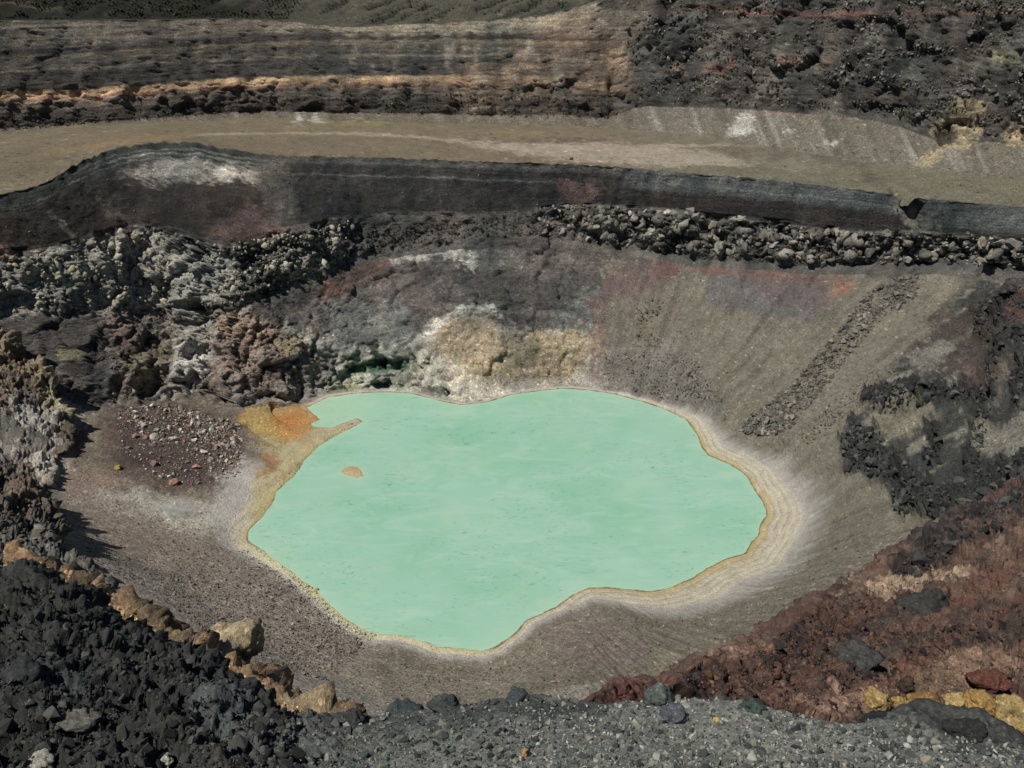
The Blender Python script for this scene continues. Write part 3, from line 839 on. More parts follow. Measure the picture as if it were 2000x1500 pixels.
# mineral shore: crusts left by the falling lake
Wd = np.interp(np.degrees(TH), [-90, -75, -60, -45, -30, -10, 10, 30, 50, 70, 90, 120, 140, 150, 165, 180, 190, 200, 230, 270],
               [3.2, 3.5, 6.5, 11, 14, 14, 12.5, 9, 3.0, 1.6, 1.2, 1.2, 2.0, 6.0, 14, 9, 6, 3.0, 2.8, 3.2])
sdn = SD + 1.1 * fbm(P0, 6.0, 5, 0.65, seed=20)
f = np.clip(sdn / Wd, -1, 3)
m = (1 - sstep(0.95, 1.9, f + 0.5 * fbm(np.stack([TH * 60, SD / 30.0, TH * 0], -1), 1.0, 3, seed=25))) * (SD < 40)
pt.mix(m * 0.75, (170, 165, 158))
m = (1 - sstep(0.85, 1.1, f)) * (SD < 40)
pt.mix(m * 0.92, (180, 170, 144))
rings = np.sin(sdn * 2.3 + 2.5 * fbm(P0, 14.0, 3, seed=21)) + 0.5 * np.sin(sdn * 4.7 + 1.5 * fbm(P0, 7.0, 2, seed=22))
pt.mix(m * sstep(0.4, 1.1, rings) * 0.6, (150, 134, 96))
pt.mix(m * sstep(0.5, 1.2, -rings) * 0.5, (194, 184, 160))
yv = fbm(P0, 11.0, 4, 0.6, seed=27)
m = (1 - sstep(0.10, 0.40, f + 0.5 * yv)) * (SD < 40) * np.clip(0.75 + 1.2 * yv, 0.15, 1)
pt.mix(m * 0.8, (168, 146, 74), sat=0.9)
m = 1 - sstep(0.2, 0.7, sdn)
pt.mix(m * (SD < 40), (120, 104, 62))
sw = sstep(185, 195, np.degrees(TH)) * (1 - sstep(255, 262, np.degrees(TH)))
pt.mix(sw * (1 - sstep(0.8, 1.2, f)) * (SD > 0) * (SD < 20) * 0.8, (198, 190, 138))
pt.mix(sw * sstep(0.9, 1.2, f) * (1 - sstep(1.4, 2.4, f)) * (SD < 20) * 0.6, (168, 164, 156))
near_l = (SD < 40) * (V_ < 4.2)
pt.poly([(480, 812), (560, 795), (640, 830), (700, 820), (708, 826), (640, 860), (590, 905), (540, 955), (520, 1010), (480, 1040), (500, 930), (520, 880)], (168, 156, 104), 0.75, 8, 1, near_l, sat=0.85)
swirl = np.sin((wx + wy * 1.2) / 6.0 + 3.0 * fbm(P0, 12, 2, seed=23))
pt.poly([(570, 850), (680, 832), (620, 880), (580, 930), (530, 960), (520, 900)], (150, 138, 90), 0.5, 8, 1, near_l * sstep(0.0, 0.9, swirl))
pt.poly(LAGOON, (166, 126, 56), 0.95, 9, 1.0, near_l, sat=0.8)
pt.poly([(540, 800), (600, 800), (628, 818), (605, 832), (590, 850), (550, 852), (530, 830)], (178, 122, 44), 0.8, 14, 1, near_l, sat=0.8)
pt.poly([(545, 818), (575, 816), (572, 838), (550, 836)], (170, 100, 36), 0.75, 11, 1, near_l, sat=0.8)
pt.poly([(468, 820), (500, 802), (545, 800), (535, 850), (490, 842)], (164, 140, 72), 0.7, 9, 1, near_l, sat=0.8)
pt.poly([(515, 893), (540, 885), (545, 915), (535, 935), (505, 930)], (138, 86, 50), 0.8, 10, 1, near_l, sat=0.8)
pt.mix(sstep(-2.0, 0.3, np.where(np.arange(NR * NC) < nsd * NC, np.pad(sd_isle.reshape(-1), (0, (NR - nsd) * NC), constant_values=-99), -99)) * 0.9, (182, 160, 108))

# ------------------------------------------------------------------ relief
m_lowcl = np.clip(pt.mask([(180, 590), (420, 570), (560, 640), (660, 690), (840, 690), (850, 760), (640, 775), (480, 790), (330, 780), (180, 800)], 14), 0, 1)
m_lavaL = pt.mask([(-250, 505), (100, 490), (280, 440), (430, 480), (700, 430), (640, 520), (470, 590), (200, 605), (-250, 640)], 10)
m_lavaR = pt.mask([(1050, 410), (1180, 402), (1450, 430), (1700, 456), (2250, 475), (2250, 560), (1850, 512), (1500, 510), (1200, 478)], 7)
m_white = pt.mask([(640, 690), (850, 700), (910, 775), (830, 772), (640, 772)], 6)
m_upR = zone(9, 10) * sstep(1180, 1250, wsx)
m_rub = zone(9, 9.35) * (1 - sstep(1180, 1240, wsx))
rough = 0.03 + 0.14 * zone(4.1, 5) * far * (1 - right * (1 - m_spur)) + 0.25 * zone(5, 6) * far + 0.05 * zone(6, 7) * far + 0.09 * zone(9, 10)
rough = np.maximum(rough, 0.75 * m_lavaL); rough = np.maximum(rough, 1.25 * m_lavaR); rough = np.maximum(rough, 0.55 * m_lowcl)
rough = np.maximum(rough, 0.4 * m_upR); rough = np.maximum(rough, 0.4 * m_rub); rough = np.maximum(rough, 0.6 * m_spur); rough = np.maximum(rough, 0.5 * m_white)
rough = blur(blur(rough.reshape(NR, NC), 3, 0), 3, 1).reshape(-1)
rough *= sstep(0.5, 6, SD)
sel = np.nonzero(rough > 0.12)[0]
rock_b = np.zeros(pt.n)
lv = np.maximum(m_lavaL, m_lavaR)[sel]
rock_b[sel] = broken(P0[sel] * np.array([1, 1, 0.85]), 13.0, 3, 0.42, 3, 0.20) * (1 - 0.5 * lv) + lv * 0.6 * broken(P0[sel], 5.0, 2, 0.5, 23, 0.2)
cyl = np.stack([TH * 150.0, r_g.reshape(-1) * 0.35, P0[:, 2] * 0.45], -1)
s2 = np.nonzero(m_out > 0.02)[0]
rock_s = np.zeros(pt.n)
rock_s[s2] = broken(P0[s2], 8.0, 4, 0.5, 43, 0.15)
big = fbm(P0, 24.0, 5, 0.55, seed=30, ridged=True)
mid = fbm(P0, 7.0, 5, 0.6, seed=31)
rough = rough * (1 - 0.85 * m_spur)
d = rough * (0.85 * rock_b + 2.6 * (big - 0.25) + 2.4 * mid) + m_out * 0.55 * rock_s + 0.5 * (rough > 0.12) * fine
d += zone(3.0, 5) * (1 - rough) * (0.18 * fine + 0.25 * mid) * sstep(2, 10, SD)
d += m_scree * (1.5 * scree_run)
d += zone(7, 8) * (0.25 * fine + 0.8 * patch) + zone(8, 9) * (1.6 * cone + 0.3 * fine)
bed = fbm(np.stack([x / 400.0, y / 5.0, x * 0], -1), 1.0, 2, seed=33)
d += np.clip(zone(6, 7) * far + zone(9, 10) * (1 - m_upR), 0, 1) * (0.10 * bed + (0.9 + 1.1 * zone(6, 7)) * streak + 0.35 * st1 * zone(9, 10) + 0.15 * st2 * zone(6, 7) + 1.6 * fbm(P0 * np.array([1, 1, 0.5]), 11.0, 5, 0.62, seed=210))
d += zone(10.1, 14) * (5.0 * gul + 1.0 * mid)
# outcrops standing proud of the slope
edge = pt.mask(SPUR, 5)
d += 3.5 * m_out * (0.7 + 0.6 * big) + 0.9 * m_spur * fall
cleft = np.zeros(pt.n)
for q in ([(1925, 690), (1935, 690), (1932, 750), (1910, 830), (1890, 900), (1885, 940), (1875, 930), (1890, 870), (1915, 780)], [(1755, 880), (1768, 880), (1775, 920), (1762, 960), (1755, 940)],
          [(1822, 835), (1832, 855), (1826, 895), (1816, 880)], [(1780, 765), (1930, 740), (1935, 780), (1880, 760), (1800, 790)], [(1950, 590), (1968, 575), (1950, 640)], [(1930, 610), (1950, 640), (1945, 680), (1935, 650)]):
    cleft = np.maximum(cleft, pt.mask(q, 5))
d -= 9.0 * cleft
cave = np.zeros(pt.n)
for q, am in (([(268, 745), (300, 720), (335, 715), (330, 745), (300, 765), (272, 768)], 7), ([(360, 690), (400, 668), (440, 690), (425, 695), (385, 685), (365, 700)], 5), ([(345, 590), (385, 585), (410, 610), (385, 640), (360, 620)], 6),
              ([(675, 716), (720, 704), (795, 702), (795, 722), (700, 730)], 4), ([(1830, 245), (1855, 240), (1855, 275), (1835, 280)], 6), ([(1865, 235), (1885, 235), (1880, 255)], 4)):
    cave = np.maximum(cave, am * pt.mask(q, 6))
d -= cave
d += 2.2 * np.exp(-((V_ - 7.0) / 0.10) ** 2) * fbm(P0, 4.0, 4, 0.65, seed=211)
d -= 5.0 * pt.mask([(1740, 368), (1775, 380), (1800, 400), (1788, 445), (1768, 430), (1758, 395)], 5)
lavaface = np.maximum(m_lavaR, 0.7 * m_lavaL)
d += 1.0 * lavaface
dark_r = pt.mask([(1780, 462), (2250, 480), (2250, 560), (1850, 512), (1790, 512)], 8)
d -= 4.0 * dark_r * sstep(-0.1, 0.3, big)
d *= sstep(0.3, 5, SD) + 0.0
PD = P0 + N.reshape(-1, 3) * d[:, None]
PD[:, 2] = np.where((SD > 0.2) & (PD[:, 2] < 0.05), 0.05, PD[:, 2])

speck = np.clip(0.85 * (1 - 0.75 * (SD < 40) * (1 - sstep(1.2, 2.4, f))) * (1 - 0.4 * zone(7, 8)) * (1 - 0.3 * m_scree), 0.05, 1)
pt_c4 = np.concatenate([pt.c, speck[:, None]], 1)
# cut into the pieces of the setting
Q = grid_quads(NR, NC)
vx, vy, vt = to_image_px(PD)
infr = ((vx > -420) & (vx < 2300) & (vy > -160) & (vy < 1560)).reshape(NR, NC)
qin = infr[:-1, :-1] | infr[1:, 1:] | infr[:-1, 1:] | infr[1:, :-1]
thd = np.degrees(th)
far_col = (thd > -14) & (thd < 196)
ROCKY = ('crater_cliff', 'lava_bench', 'crater_rim_wall')
def piece(name, r0, r1, cols):
    cc = cols[:-1] & cols[1:]
    q = Q[ROW0[r0]:min(ROW0[r1], NR - 1)]
    ok = qin[ROW0[r0]:min(ROW0[r1], NR - 1)] & cc[None, :]
    return sub_mesh(name, PD, q[ok], MAT_FAR, pt_c4, kind="structure", smooth=name not in ROCKY)
allc = np.ones(NC, bool)
c_scree = (thd > -95) & (thd < 62)
c_wall = (thd >= 61.9)
i0 = int(np.searchsorted(thd, 62))
c_scree = np.arange(NC) <= i0
c_wall = np.arange(NC) >= i0
crater_floor = piece("crater_floor", 0, 4, allc)
scree_slope = piece("scree_slope", 4, 5, c_scree)
lower_wall = piece("crater_cliff", 4, 5, c_wall)
lava_bench = piece("lava_bench", 5, 6, far_col)
ash_wall = piece("ash_wall", 6, 7, far_col)
terrace = piece("terrace", 7, 8, far_col)
talus = piece("talus_slope", 8, 9, far_col)
far_wall = piece("crater_rim_wall", 9, 10, far_col)
hill = piece("hill", 10, 12, far_col)

# ------------------------------------------------------------------ the lake
def lake_material():
    m, nt, b = new_mat("milky_lake_water")
    tc = nt.nodes.new("ShaderNodeTexCoord")
    mp = nt.nodes.new("ShaderNodeMapping")
    mp.inputs["Rotation"].default_value = (0, 0, math.radians(-32))
    mp.inputs["Scale"].default_value = (0.35, 1.0, 1.0)
    nt.links.new(tc.outputs["Object"], mp.inputs[0])
    base = tuple(lin(156, 206, 178) * np.array([0.62, 0.585, 0.625]))
    pale = tuple(lin(174, 213, 190) * np.array([0.62, 0.585, 0.625]))
    deep = tuple(lin(138, 198, 162) * np.array([0.62, 0.585, 0.625]))
    scum = tuple(lin(88, 146, 120) * np.array([0.62, 0.585, 0.625]))
    n_b = noise(nt, tc.outputs["Object"], 0.022, 4, 0.55)
    c = mixc(nt, base, deep, ramp(nt, n_b, [(0.45, (0, 0, 0)), (0.7, (1, 1, 1))]))
    n_p = noise(nt, mp.outputs[0], 0.11, 7, 0.7, 1.2)
    c = mixc(nt, c, pale, ramp(nt, n_p, [(0.48, (0, 0, 0)), (0.72, (0.9, 0.9, 0.9))]))
    at = nt.nodes.new("ShaderNodeAttribute")
    at.attribute_name = "Col"
    c = mixc(nt, c, tuple(lin(178, 214, 180) * np.array([0.62, 0.585, 0.625])), at.outputs[0])
    n_s = noise(nt, mp.outputs[0], 0.8, 4, 0.65, 1.2)
    n_m = noise(nt, tc.outputs["Object"], 0.03, 3, 0.5)
    s1 = ramp(nt, n_s, [(0.58, (0, 0, 0)), (0.70, (0.75, 0.75, 0.75))])
    s2 = ramp(nt, n_m, [(0.40, (0, 0, 0)), (0.58, (1, 1, 1))])
    c = mixc(nt, c, scum, mixc(nt, s1, s2, 1.0, 'MULTIPLY'))
    nt.links.new(c, b.inputs["Base Color"])
    b.inputs["Roughness"].default_value = 0.35
    b.inputs["Specular IOR Level"].default_value = 0.3
    bp = nt.nodes.new("ShaderNodeBump")
    bp.inputs["Strength"].default_value = 0.12
    bp.inputs["Distance"].default_value = 0.3
    nt.links.new(noise(nt, mp.outputs[0], 0.8, 3), bp.inputs["Height"])
    nt.links.new(bp.outputs[0], b.inputs["Normal"])
    return m

gx, gy = np.meshgrid(np.linspace(-130, 130, 161), np.linspace(165, 375, 131))
lv = np.stack([gx.ravel(), gy.ravel(), np.zeros(gx.size)], -1)
lsd = -np.maximum(poly_sd(shore_xy, lv[:, 0], lv[:, 1]), -poly_sd(isle_xy, lv[:, 0], lv[:, 1]))
inlet = np.exp(-((lv[:, 0] + 88) / 22) ** 2 - ((lv[:, 1] - 338) / 16) ** 2)
shal = np.clip(0.8 * np.exp(-np.maximum(lsd, 0) / 2.2) * (0.7 + 0.8 * fbm(lv, 12.0, 3, seed=41)) + 0.75 * inlet + 0.7 * np.exp(-((lv[:, 0] + 23) / 7) ** 2 - ((lv[:, 1] - 251) / 9) ** 2) * (0.6 + 1.2 * fbm(lv, 4.0, 4, 0.65, seed=43)) + 0.35 * sstep(0.15, 0.4, fbm(lv * np.array([1, 2.2, 1]), 16.0, 5, 0.65, seed=44)) + 0.3 * sstep(0.05, 0.4, fbm(lv, 30.0, 4, 0.6, seed=42)), 0, 1)
lake = add_mesh("lake", lv, grid_quads(131, 161).reshape(-1, 4), lake_material(), np.repeat(shal[:, None], 3, 1), kind="structure")

# ------------------------------------------------------------------ near ground: rim slope, ridges and spurs
def resample(curve, u, key=0):
    a = np.array(curve, float)
    return np.stack([np.interp(u, a[:, key], a[:, j]) for j in range(3)], -1)

def loft(curves, counts, ease=None):
    """curves: list of (n,3) px,py,range already on the same stations; straight lines between them on the ground"""
    rows = []
    for k in range(len(curves) - 1):
        f = np.linspace(0, 1, counts[k], endpoint=(k == len(curves) - 2))[:, None]
        A, B = curves[k], curves[k + 1]
        it = (1 - f) / A[:, 2][None] + f / B[:, 2][None]
        px_ = A[:, 0][None] * (1 - f) + B[:, 0][None] * f
        py_ = A[:, 1][None] * (1 - f) + B[:, 1][None] * f
        rows.append(at_t(px_, py_, 1 / it))
    return np.concatenate(rows)

def drop(C, off):
    """the hidden far side of a crest: the crest line carried out and down"""
    W = at_t(C[:, 0], C[:, 1], C[:, 2]) + np.array(off)[None] * C[:, 2:3]
    x_, y_, t_ = to_image_px(W)
    return np.stack([x_, y_, t_], -1)

def up_normals(Gd):
    n = grid_normals(Gd)
    n = blur(blur(n, 3, 0), 3, 1)
    n /= np.linalg.norm(n, axis=-1, keepdims=True) + 1e-9
    to_cam = np.array([0, 0, CAM_H]) - Gd
    flip = (n[..., 2] < 0) & ((n * to_cam).sum(-1) < 0)
    s = np.where(np.median((n * to_cam).sum(-1)) < 0, -1, 1)
    return n * s

class Patch:
    pass

def finish(name, Gd, disp, paint, mat, smooth=False):
    p = Patch()
    nr, nc = Gd.shape[:2]
    Nn = up_normals(Gd).reshape(-1, 3)
    V = Gd.reshape(-1, 3) + Nn * disp[:, None]
    p.obj = add_mesh(name, V, grid_quads(nr, nc).reshape(-1, 4), mat, paint.c, smooth=smooth, kind="structure")
    p.V, p.N, p.c = V, Nn, paint.c
    p.x, p.y, p.t = to_image_px(V)
    return p

# --- rim slope under the viewer: gravel on the right, dark crags with painted-in shade on the left
CREST = [(-1300, 960, 24), (-260, 1050, 22), (0, 1108, 20.5), (80, 1122, 20), (130, 1150, 19.6), (200, 1200, 19), (280, 1255, 18.5), (345, 1270, 18), (420, 1318, 17), (500, 1368, 16), (560, 1405, 15.3),
         (640, 1412, 15), (720, 1408, 14.6), (800, 1396, 14.4), (900, 1382, 14.2), (1000, 1366, 14), (1100, 1368, 13.8), (1200, 1378, 13.6), (1300, 1364, 13.4), (1400, 1368, 13),
         (1480, 1382, 12.6), (1560, 1404, 12.2), (1640, 1418, 12), (1700, 1416, 12), (1800, 1410, 12.2), (1900, 1432, 12), (2000, 1460, 11.5), (2260, 1510, 11), (3600, 1600, 10)]
u = np.concatenate([np.linspace(-1300, -260, 90)[:-1], np.linspace(-260, 2260, 900), np.linspace(2260, 3600, 120)[1:]])
c1 = resample(CREST, u)
c0 = drop(c1, (0, 0.30, -0.62))
c2 = np.stack([u, np.full_like(u, 1580.0), np.interp(u, [-260, 0, 600, 1200, 2260], [11.8, 11.2, 10.4, 9.8, 9.3])], -1)
c3 = np.stack([u, np.full_like(u, 2100.0), np.interp(u, [-260, 2260], [5.2, 4.6])], -1)
Gd = loft([c0, c1, c2, c3], [80, 230, 14])
P = Gd.reshape(-1, 3)
pf = Paint(P, seed=60, warp=14)
n_a = fbm(P, 1.6, 4, 0.55, seed=61, ridged=True); n_b = fbm(P, 0.5, 4, 0.6, seed=62); n_c = fbm(P, 0.12, 3, 0.6, seed=63)
lf = 1 - sstep(520, 760, pf.wx)
br = broken(P, 0.7, 3, 0.55, 5, 0.15)
dp = lf * (0.45 * (n_a - 0.2) + 0.22 * n_b + 0.30 * br) + (1 - lf) * (0.10 * n_a + 0.07 * n_b) + 0.035 * n_c
dp += 0.25 * pf.mask([(1700, 1400), (1740, 1390), (1800, 1385), (1860, 1385), (1930, 1410), (1990, 1450), (1900, 1450), (1780, 1440)], 25) * (0.5 + n_a)
pf.mix(np.ones(pf.n), (92, 96, 92))
pf.mix(sstep(0.05, 0.35, n_a - 0.2) * 0.5, (104, 107, 102))
pf.mix(sstep(0.0, 0.4, n_b) * 0.4, (58, 62, 62))
pf.poly([(560, 1380), (900, 1360), (1150, 1350), (1250, 1380), (1000, 1420), (700, 1450), (560, 1460)], (50, 55, 55), 0.85, 20)  # gravel left of the lit stretch, its shade painted as a darker tone
pf.poly([(1200, 1380), (1450, 1380), (1640, 1430), (1800, 1500), (1500, 1520), (1300, 1440)], (112, 114, 108), 0.8, 25)
pf.poly([(1690, 1400), (1800, 1390), (1960, 1410), (2050, 1470), (1950, 1490), (1780, 1440)], (40, 42, 41), 0.9, 14)
pf.mix(lf * 0.96, (42, 43, 42))  # dark lava, made darker still to stand in for shade
pf.mix(lf * sstep(0.0, 0.35, n_b) * 0.6, (58, 60, 58))
pf.mix(lf * sstep(0.1, 0.4, fbm(P, 2.5, 3, seed=64)) * 0.6, (54, 47, 42))
pf.poly([(60, 1330), (170, 1300), (180, 1380), (100, 1400)], (58, 62, 66), 0.7, 16)
pf.poly([(370, 1360), (480, 1355), (520, 1420), (450, 1430), (380, 1410)], (72, 80, 84), 0.8, 12)
pf.poly([(380, 1430), (620, 1420), (700, 1520), (420, 1520)], (92, 97, 96), 0.55, 25)
pf.poly([(100, 1395), (180, 1390), (190, 1420), (110, 1425)], (96, 94, 88), 0.6, 12)
pf.c *= np.clip(1 + 0.5 * n_c + 0.3 * n_b, 0.4, 1.8)[:, None]
rim = finish("rim_slope", Gd, dp, pf, MAT_NEAR)

# --- ochre ridge below the rim, left
OCRE = [(20, 1075, 47), (60, 1090, 46), (130, 1122, 44), (200, 1156, 42), (260, 1182, 40), (315, 1238, 38), (370, 1258, 36), (430, 1285, 34), (480, 1318, 32), (540, 1350, 30), (580, 1385, 28), (630, 1402, 26), (700, 1420, 24)]
u = np.linspace(20, 700, 300)
c1 = resample(OCRE, u)
c0 = drop(c1, (0.12, 0.30, -0.7))
c2 = c1 + np.array([-30, 130, -3.0]); c3 = c1 + np.array([-60, 330, -9.0])
Gd = loft([c0, c1, c2, c3], [30, 80, 20])
P = Gd.reshape(-1, 3)
po = Paint(P, seed=70, warp=14)
n_a = fbm(P, 3.0, 4, 0.55, seed=71, ridged=True); n_b = fbm(P, 0.9, 4, 0.6, seed=72)
br = broken(P, 2.2, 4, 0.52, 6)
po.mix(np.ones(po.n), (168, 130, 84), 1.1)
po.mix(sstep(0.0, 0.3, n_b) * 0.7, (136, 120, 92))
po.mix(sstep(0.05, 0.35, -n_b) * 0.6, (188, 146, 88))
po.mix(sstep(0.45, 0.7, n_a) * 0.5, (84, 74, 62))
po.poly([(260, 1180), (340, 1220), (345, 1275), (280, 1260)], (100, 88, 58), 0.8, 12)
po.poly([(90, 1090), (180, 1130), (150, 1170), (60, 1150)], (66, 66, 60), 0.7, 14)
po.poly([(560, 1370), (640, 1390), (650, 1420), (580, 1420)], (160, 140, 100), 0.8, 10)
po.c *= np.clip(1 + 0.5 * n_b, 0.4, 1.7)[:, None]
ochre = finish("ochre_ridge", Gd, 0.8 * (n_a - 0.25) + 0.7 * n_b + 0.4 * br, po, MAT_MID)

# --- spurs of the left wall
def spur(name, edge, left, seed, scale, n_s, off, nu):
    e = np.array(edge, float); l = np.array(left, float)
    se = np.concatenate([[0], np.cumsum(np.hypot(np.diff(e[:, 0]), np.diff(e[:, 1])))]); se /= se[-1]
    sl = np.linspace(0, 1, len(l))
    s = np.linspace(0, 1, n_s)
    E = np.stack([np.interp(s, se, e[:, j]) for j in range(3)], -1)
    L = np.stack([np.interp(s, sl, l[:, j]) for j in range(3)], -1)
    E = np.stack([blur(E[:, j], 2, 0) for j in range(3)], -1)
    M = E * 0.62 + L * 0.38; M[:, 2] *= 0.985
    Gd = loft([drop(E, off), drop(E, [o * 0.25 for o in off]), E, M, L], [14, 14, nu, nu])
    return Gd

E1 = [(-60, 622, 352), (-10, 645, 350), (20, 660, 348), (40, 682, 347), (60, 705, 346), (85, 715, 345), (100, 740, 343), (115, 775, 340), (125, 800, 337), (138, 832, 331), (138, 868, 322), (120, 885, 314), (105, 905, 306), (98, 945, 293), (70, 968, 287), (35, 985, 282)]
Lf1 = [(-380, 540, 342), (-380, 650, 327), (-380, 760, 310), (-380, 880, 290), (-380, 1000, 268)]
Gd = spur("rock_spur", E1, Lf1, 80, 1, 260, (-0.15, 0.10, -0.10), 110)
P = Gd.reshape(-1, 3)
ps = Paint(P, seed=80, warp=12)
n_a = fbm(P * np.array([1, 1, 0.45]), 16.0, 4, 0.55, seed=81, ridged=True); n_b = fbm(P, 4.0, 4, 0.6, seed=82); n_c = fbm(P, 1.3, 3, 0.6, seed=83)
br = broken(P * np.array([1, 1, 0.7]), 9.0, 4, 0.5, 7)
ps.mix(np.ones(ps.n), (112, 98, 82), 1.1)
ps.poly([(-100, 650), (60, 660), (110, 720), (100, 770), (40, 760), (-100, 740)], (122, 106, 80), 0.9, 12, 1.15)
ps.poly([(70, 700), (130, 705), (140, 780), (120, 830), (95, 790)], (156, 146, 112), 0.9, 9, 1.2)
ps.poly([(20, 770), (90, 780), (110, 850), (110, 920), (60, 920), (30, 850)], (152, 152, 146), 0.9, 12, 1.25)
ps.poly([(20, 880), (100, 890), (110, 950), (80, 970), (40, 930)], (168, 158, 142), 0.8, 12, 1.25)
ps.poly([(-60, 800), (20, 790), (40, 900), (50, 960), (-60, 950)], (122, 96, 78), 0.9, 12, 1.15)
ps.poly([(20, 735), (70, 745), (90, 800), (60, 790), (25, 760)], (84, 74, 66), 0.8, 9, 1.15)
ps.poly([(140, 790), (175, 820), (175, 880), (135, 900), (120, 850)], (78, 76, 62), 0.8, 9, 1.1)  # shaded right edge of the spur, painted into the colour
ps.poly([(-60, 930), (60, 945), (95, 990), (-60, 1000)], (92, 76, 70), 0.7, 12, 1.1)
ps.c *= np.clip(1 + 0.4 * n_b + 0.35 * n_c + 0.25 * (n_a - 0.2), 0.4, 1.7)[:, None]
spur1 = finish("rock_spur", Gd, 3.5 * (n_a - 0.35) + 1.5 * n_b + 0.6 * n_c + 0.45 * br, ps, MAT_FAR)

E2 = [(-120, 890, 269.7), (0, 925, 263.2), (60, 950, 258.5), (100, 985, 251.1), (122, 1012, 245.5), (130, 1038, 239.0), (112, 1056, 232.5), (88, 1062, 223.2), (105, 1076, 212.0), (150, 1100, 197.2), (180, 1130, 181.4), (210, 1150, 162.8), (240, 1180, 139.5), (290, 1230, 111.6), (360, 1300, 83.7)]
Lf2 = [(-420, 840, 247.5), (-420, 920, 225.0), (-420, 1000, 193.5), (-420, 1080, 153.0), (-420, 1200, 94.5)]
Gd = spur("crag", E2, Lf2, 90, 1, 300, (-0.17, 0.10, -0.14), 110)
P = Gd.reshape(-1, 3)
pc = Paint(P, seed=90, warp=12)
n_a = fbm(P, 12.0, 4, 0.55, seed=91, ridged=True); n_b = fbm(P, 3.5, 4, 0.6, seed=92); n_c = fbm(P, 1.0, 3, 0.6, seed=93)
br = broken(P, 7.0, 4, 0.52, 8)
pc.mix(np.ones(pc.n), (96, 90, 80), 1.1)
pc.mix(sstep(0.0, 0.3, n_b) * 0.6, (118, 112, 100), 1.1)
pc.poly([(-100, 920), (60, 945), (110, 990), (60, 1010), (-100, 990)], (116, 94, 78), 0.85, 14, 1.1)
pc.poly([(70, 980), (130, 1000), (140, 1050), (80, 1050)], (92, 88, 76), 0.8, 10, 1.1)
pc.poly([(-100, 1000), (60, 1010), (60, 1060), (-100, 1060)], (72, 70, 66), 0.7, 14, 1.1)
pc.poly([(20, 1050), (100, 1060), (200, 1140), (250, 1190), (150, 1180), (40, 1110)], (96, 97, 94), 0.8, 14, 1.1)
pc.c *= np.clip(1 + 0.5 * n_b + 0.35 * n_c, 0.4, 1.7)[:, None]
tt = pc.t / 180.0
crag = finish("rocky_crag", Gd, tt * (3.0 * (n_a - 0.3) + 1.5 * n_b + 0.6 * n_c + 0.4 * br), pc, MAT_FAR)

# --- red slope of the right rim
RED = [(1120, 1392, 28), (1160, 1362, 30), (1200, 1338, 32), (1250, 1335, 34), (1300, 1345, 36), (1335, 1325, 40), (1375, 1282, 47), (1440, 1275, 52), (1515, 1256, 60), (1560, 1206, 68), (1640, 1152, 82), (1700, 1136, 92),
       (1742, 1106, 100), (1790, 1070, 112), (1830, 1038, 125), (1865, 1012, 135), (1900, 992, 142), (1950, 965, 152), (2000, 945, 165), (2280, 850, 210), (3000, 700, 260)]
RBOT = [(1120, 1445, 27), (1300, 1435, 32), (1500, 1445, 40), (1700, 1465, 46), (2000, 1505, 52), (2280, 1560, 58), (3000, 1650, 66)]
u = np.concatenate([np.linspace(1120, 2280, 620), np.linspace(2280, 3000, 120)[1:]])
c1 = resample(RED, u); c3 = resample(RBOT, u)
c0 = drop(c1, (-0.05, 0.22, -0.4))
c2 = np.stack([u, c1[:, 1] * 0.6 + c3[:, 1] * 0.4, 1 / (0.62 / c1[:, 2] + 0.38 / c3[:, 2])], -1)
c4 = c3 + np.array([0, 160, -6])
Gd = loft([c0, c1, c2, c3, c4], [60, 150, 130, 14])
P = Gd.reshape(-1, 3)
pr = Paint(P, seed=100, warp=16)
ts = np.clip(pr.t, 14, 220)
q = np.stack([pr.x / 60.0, np.log(ts) * 6.0, pr.y / 60.0], -1)
n_a = fbm(P, 14.0, 5, 0.55, seed=101, ridged=True); n_b = fbm(P, 3.0, 5, 0.6, seed=102); n_c = fbm(P, 0.7, 3, 0.6, seed=103)
dip = fbm(np.stack([(pr.x * 0.45 + pr.y * 0.9) / 30.0, (pr.x * 0.9 - pr.y * 0.45) / 220.0, pr.x * 0], -1), 1.0, 4, seed=104)
br = broken(P, 6.0, 4, 0.55, 11)
pr.mix(np.ones(pr.n), (100, 72, 60))
pr.mix(sstep(0.02, 0.2, dip) * 0.85, (62, 52, 48))
pr.mix(sstep(0.05, 0.35, -dip) * 0.7, (118, 76, 60))
pr.mix(sstep(0.05, 0.35, n_b) * 0.6, (76, 66, 59))
pr.mix(sstep(0.1, 0.35, fbm(P, 6.0, 4, 0.6, seed=106)) * 0.6, (128, 100, 78))
pr.poly([(1740, 1110), (1830, 1040), (1900, 990), (2000, 945), (2280, 850), (2280, 990), (2000, 1030), (1890, 1080), (1800, 1125), (1740, 1135)], (42, 41, 41), 1.0, 10)
pr.poly([(1850, 1050), (1960, 1010), (2050, 1000), (2050, 1050), (1900, 1080)], (104, 80, 68), 0.7, 16)
pr.poly([(1640, 1160), (1700, 1138), (1780, 1128), (1890, 1128), (1880, 1140), (1760, 1160), (1690, 1175)], (168, 140, 110), 1.0, 7)
pr.poly([(1660, 1155), (1690, 1140), (1700, 1180), (1640, 1200), (1630, 1180)], (96, 84, 78), 0.7, 9)
pr.poly([(1380, 1285), (1440, 1280), (1520, 1265), (1500, 1290), (1420, 1300)], (160, 122, 98), 0.8, 9)
pr.poly([(1330, 1330), (1375, 1285), (1400, 1300), (1370, 1350), (1340, 1365)], (92, 80, 78), 0.8, 9)
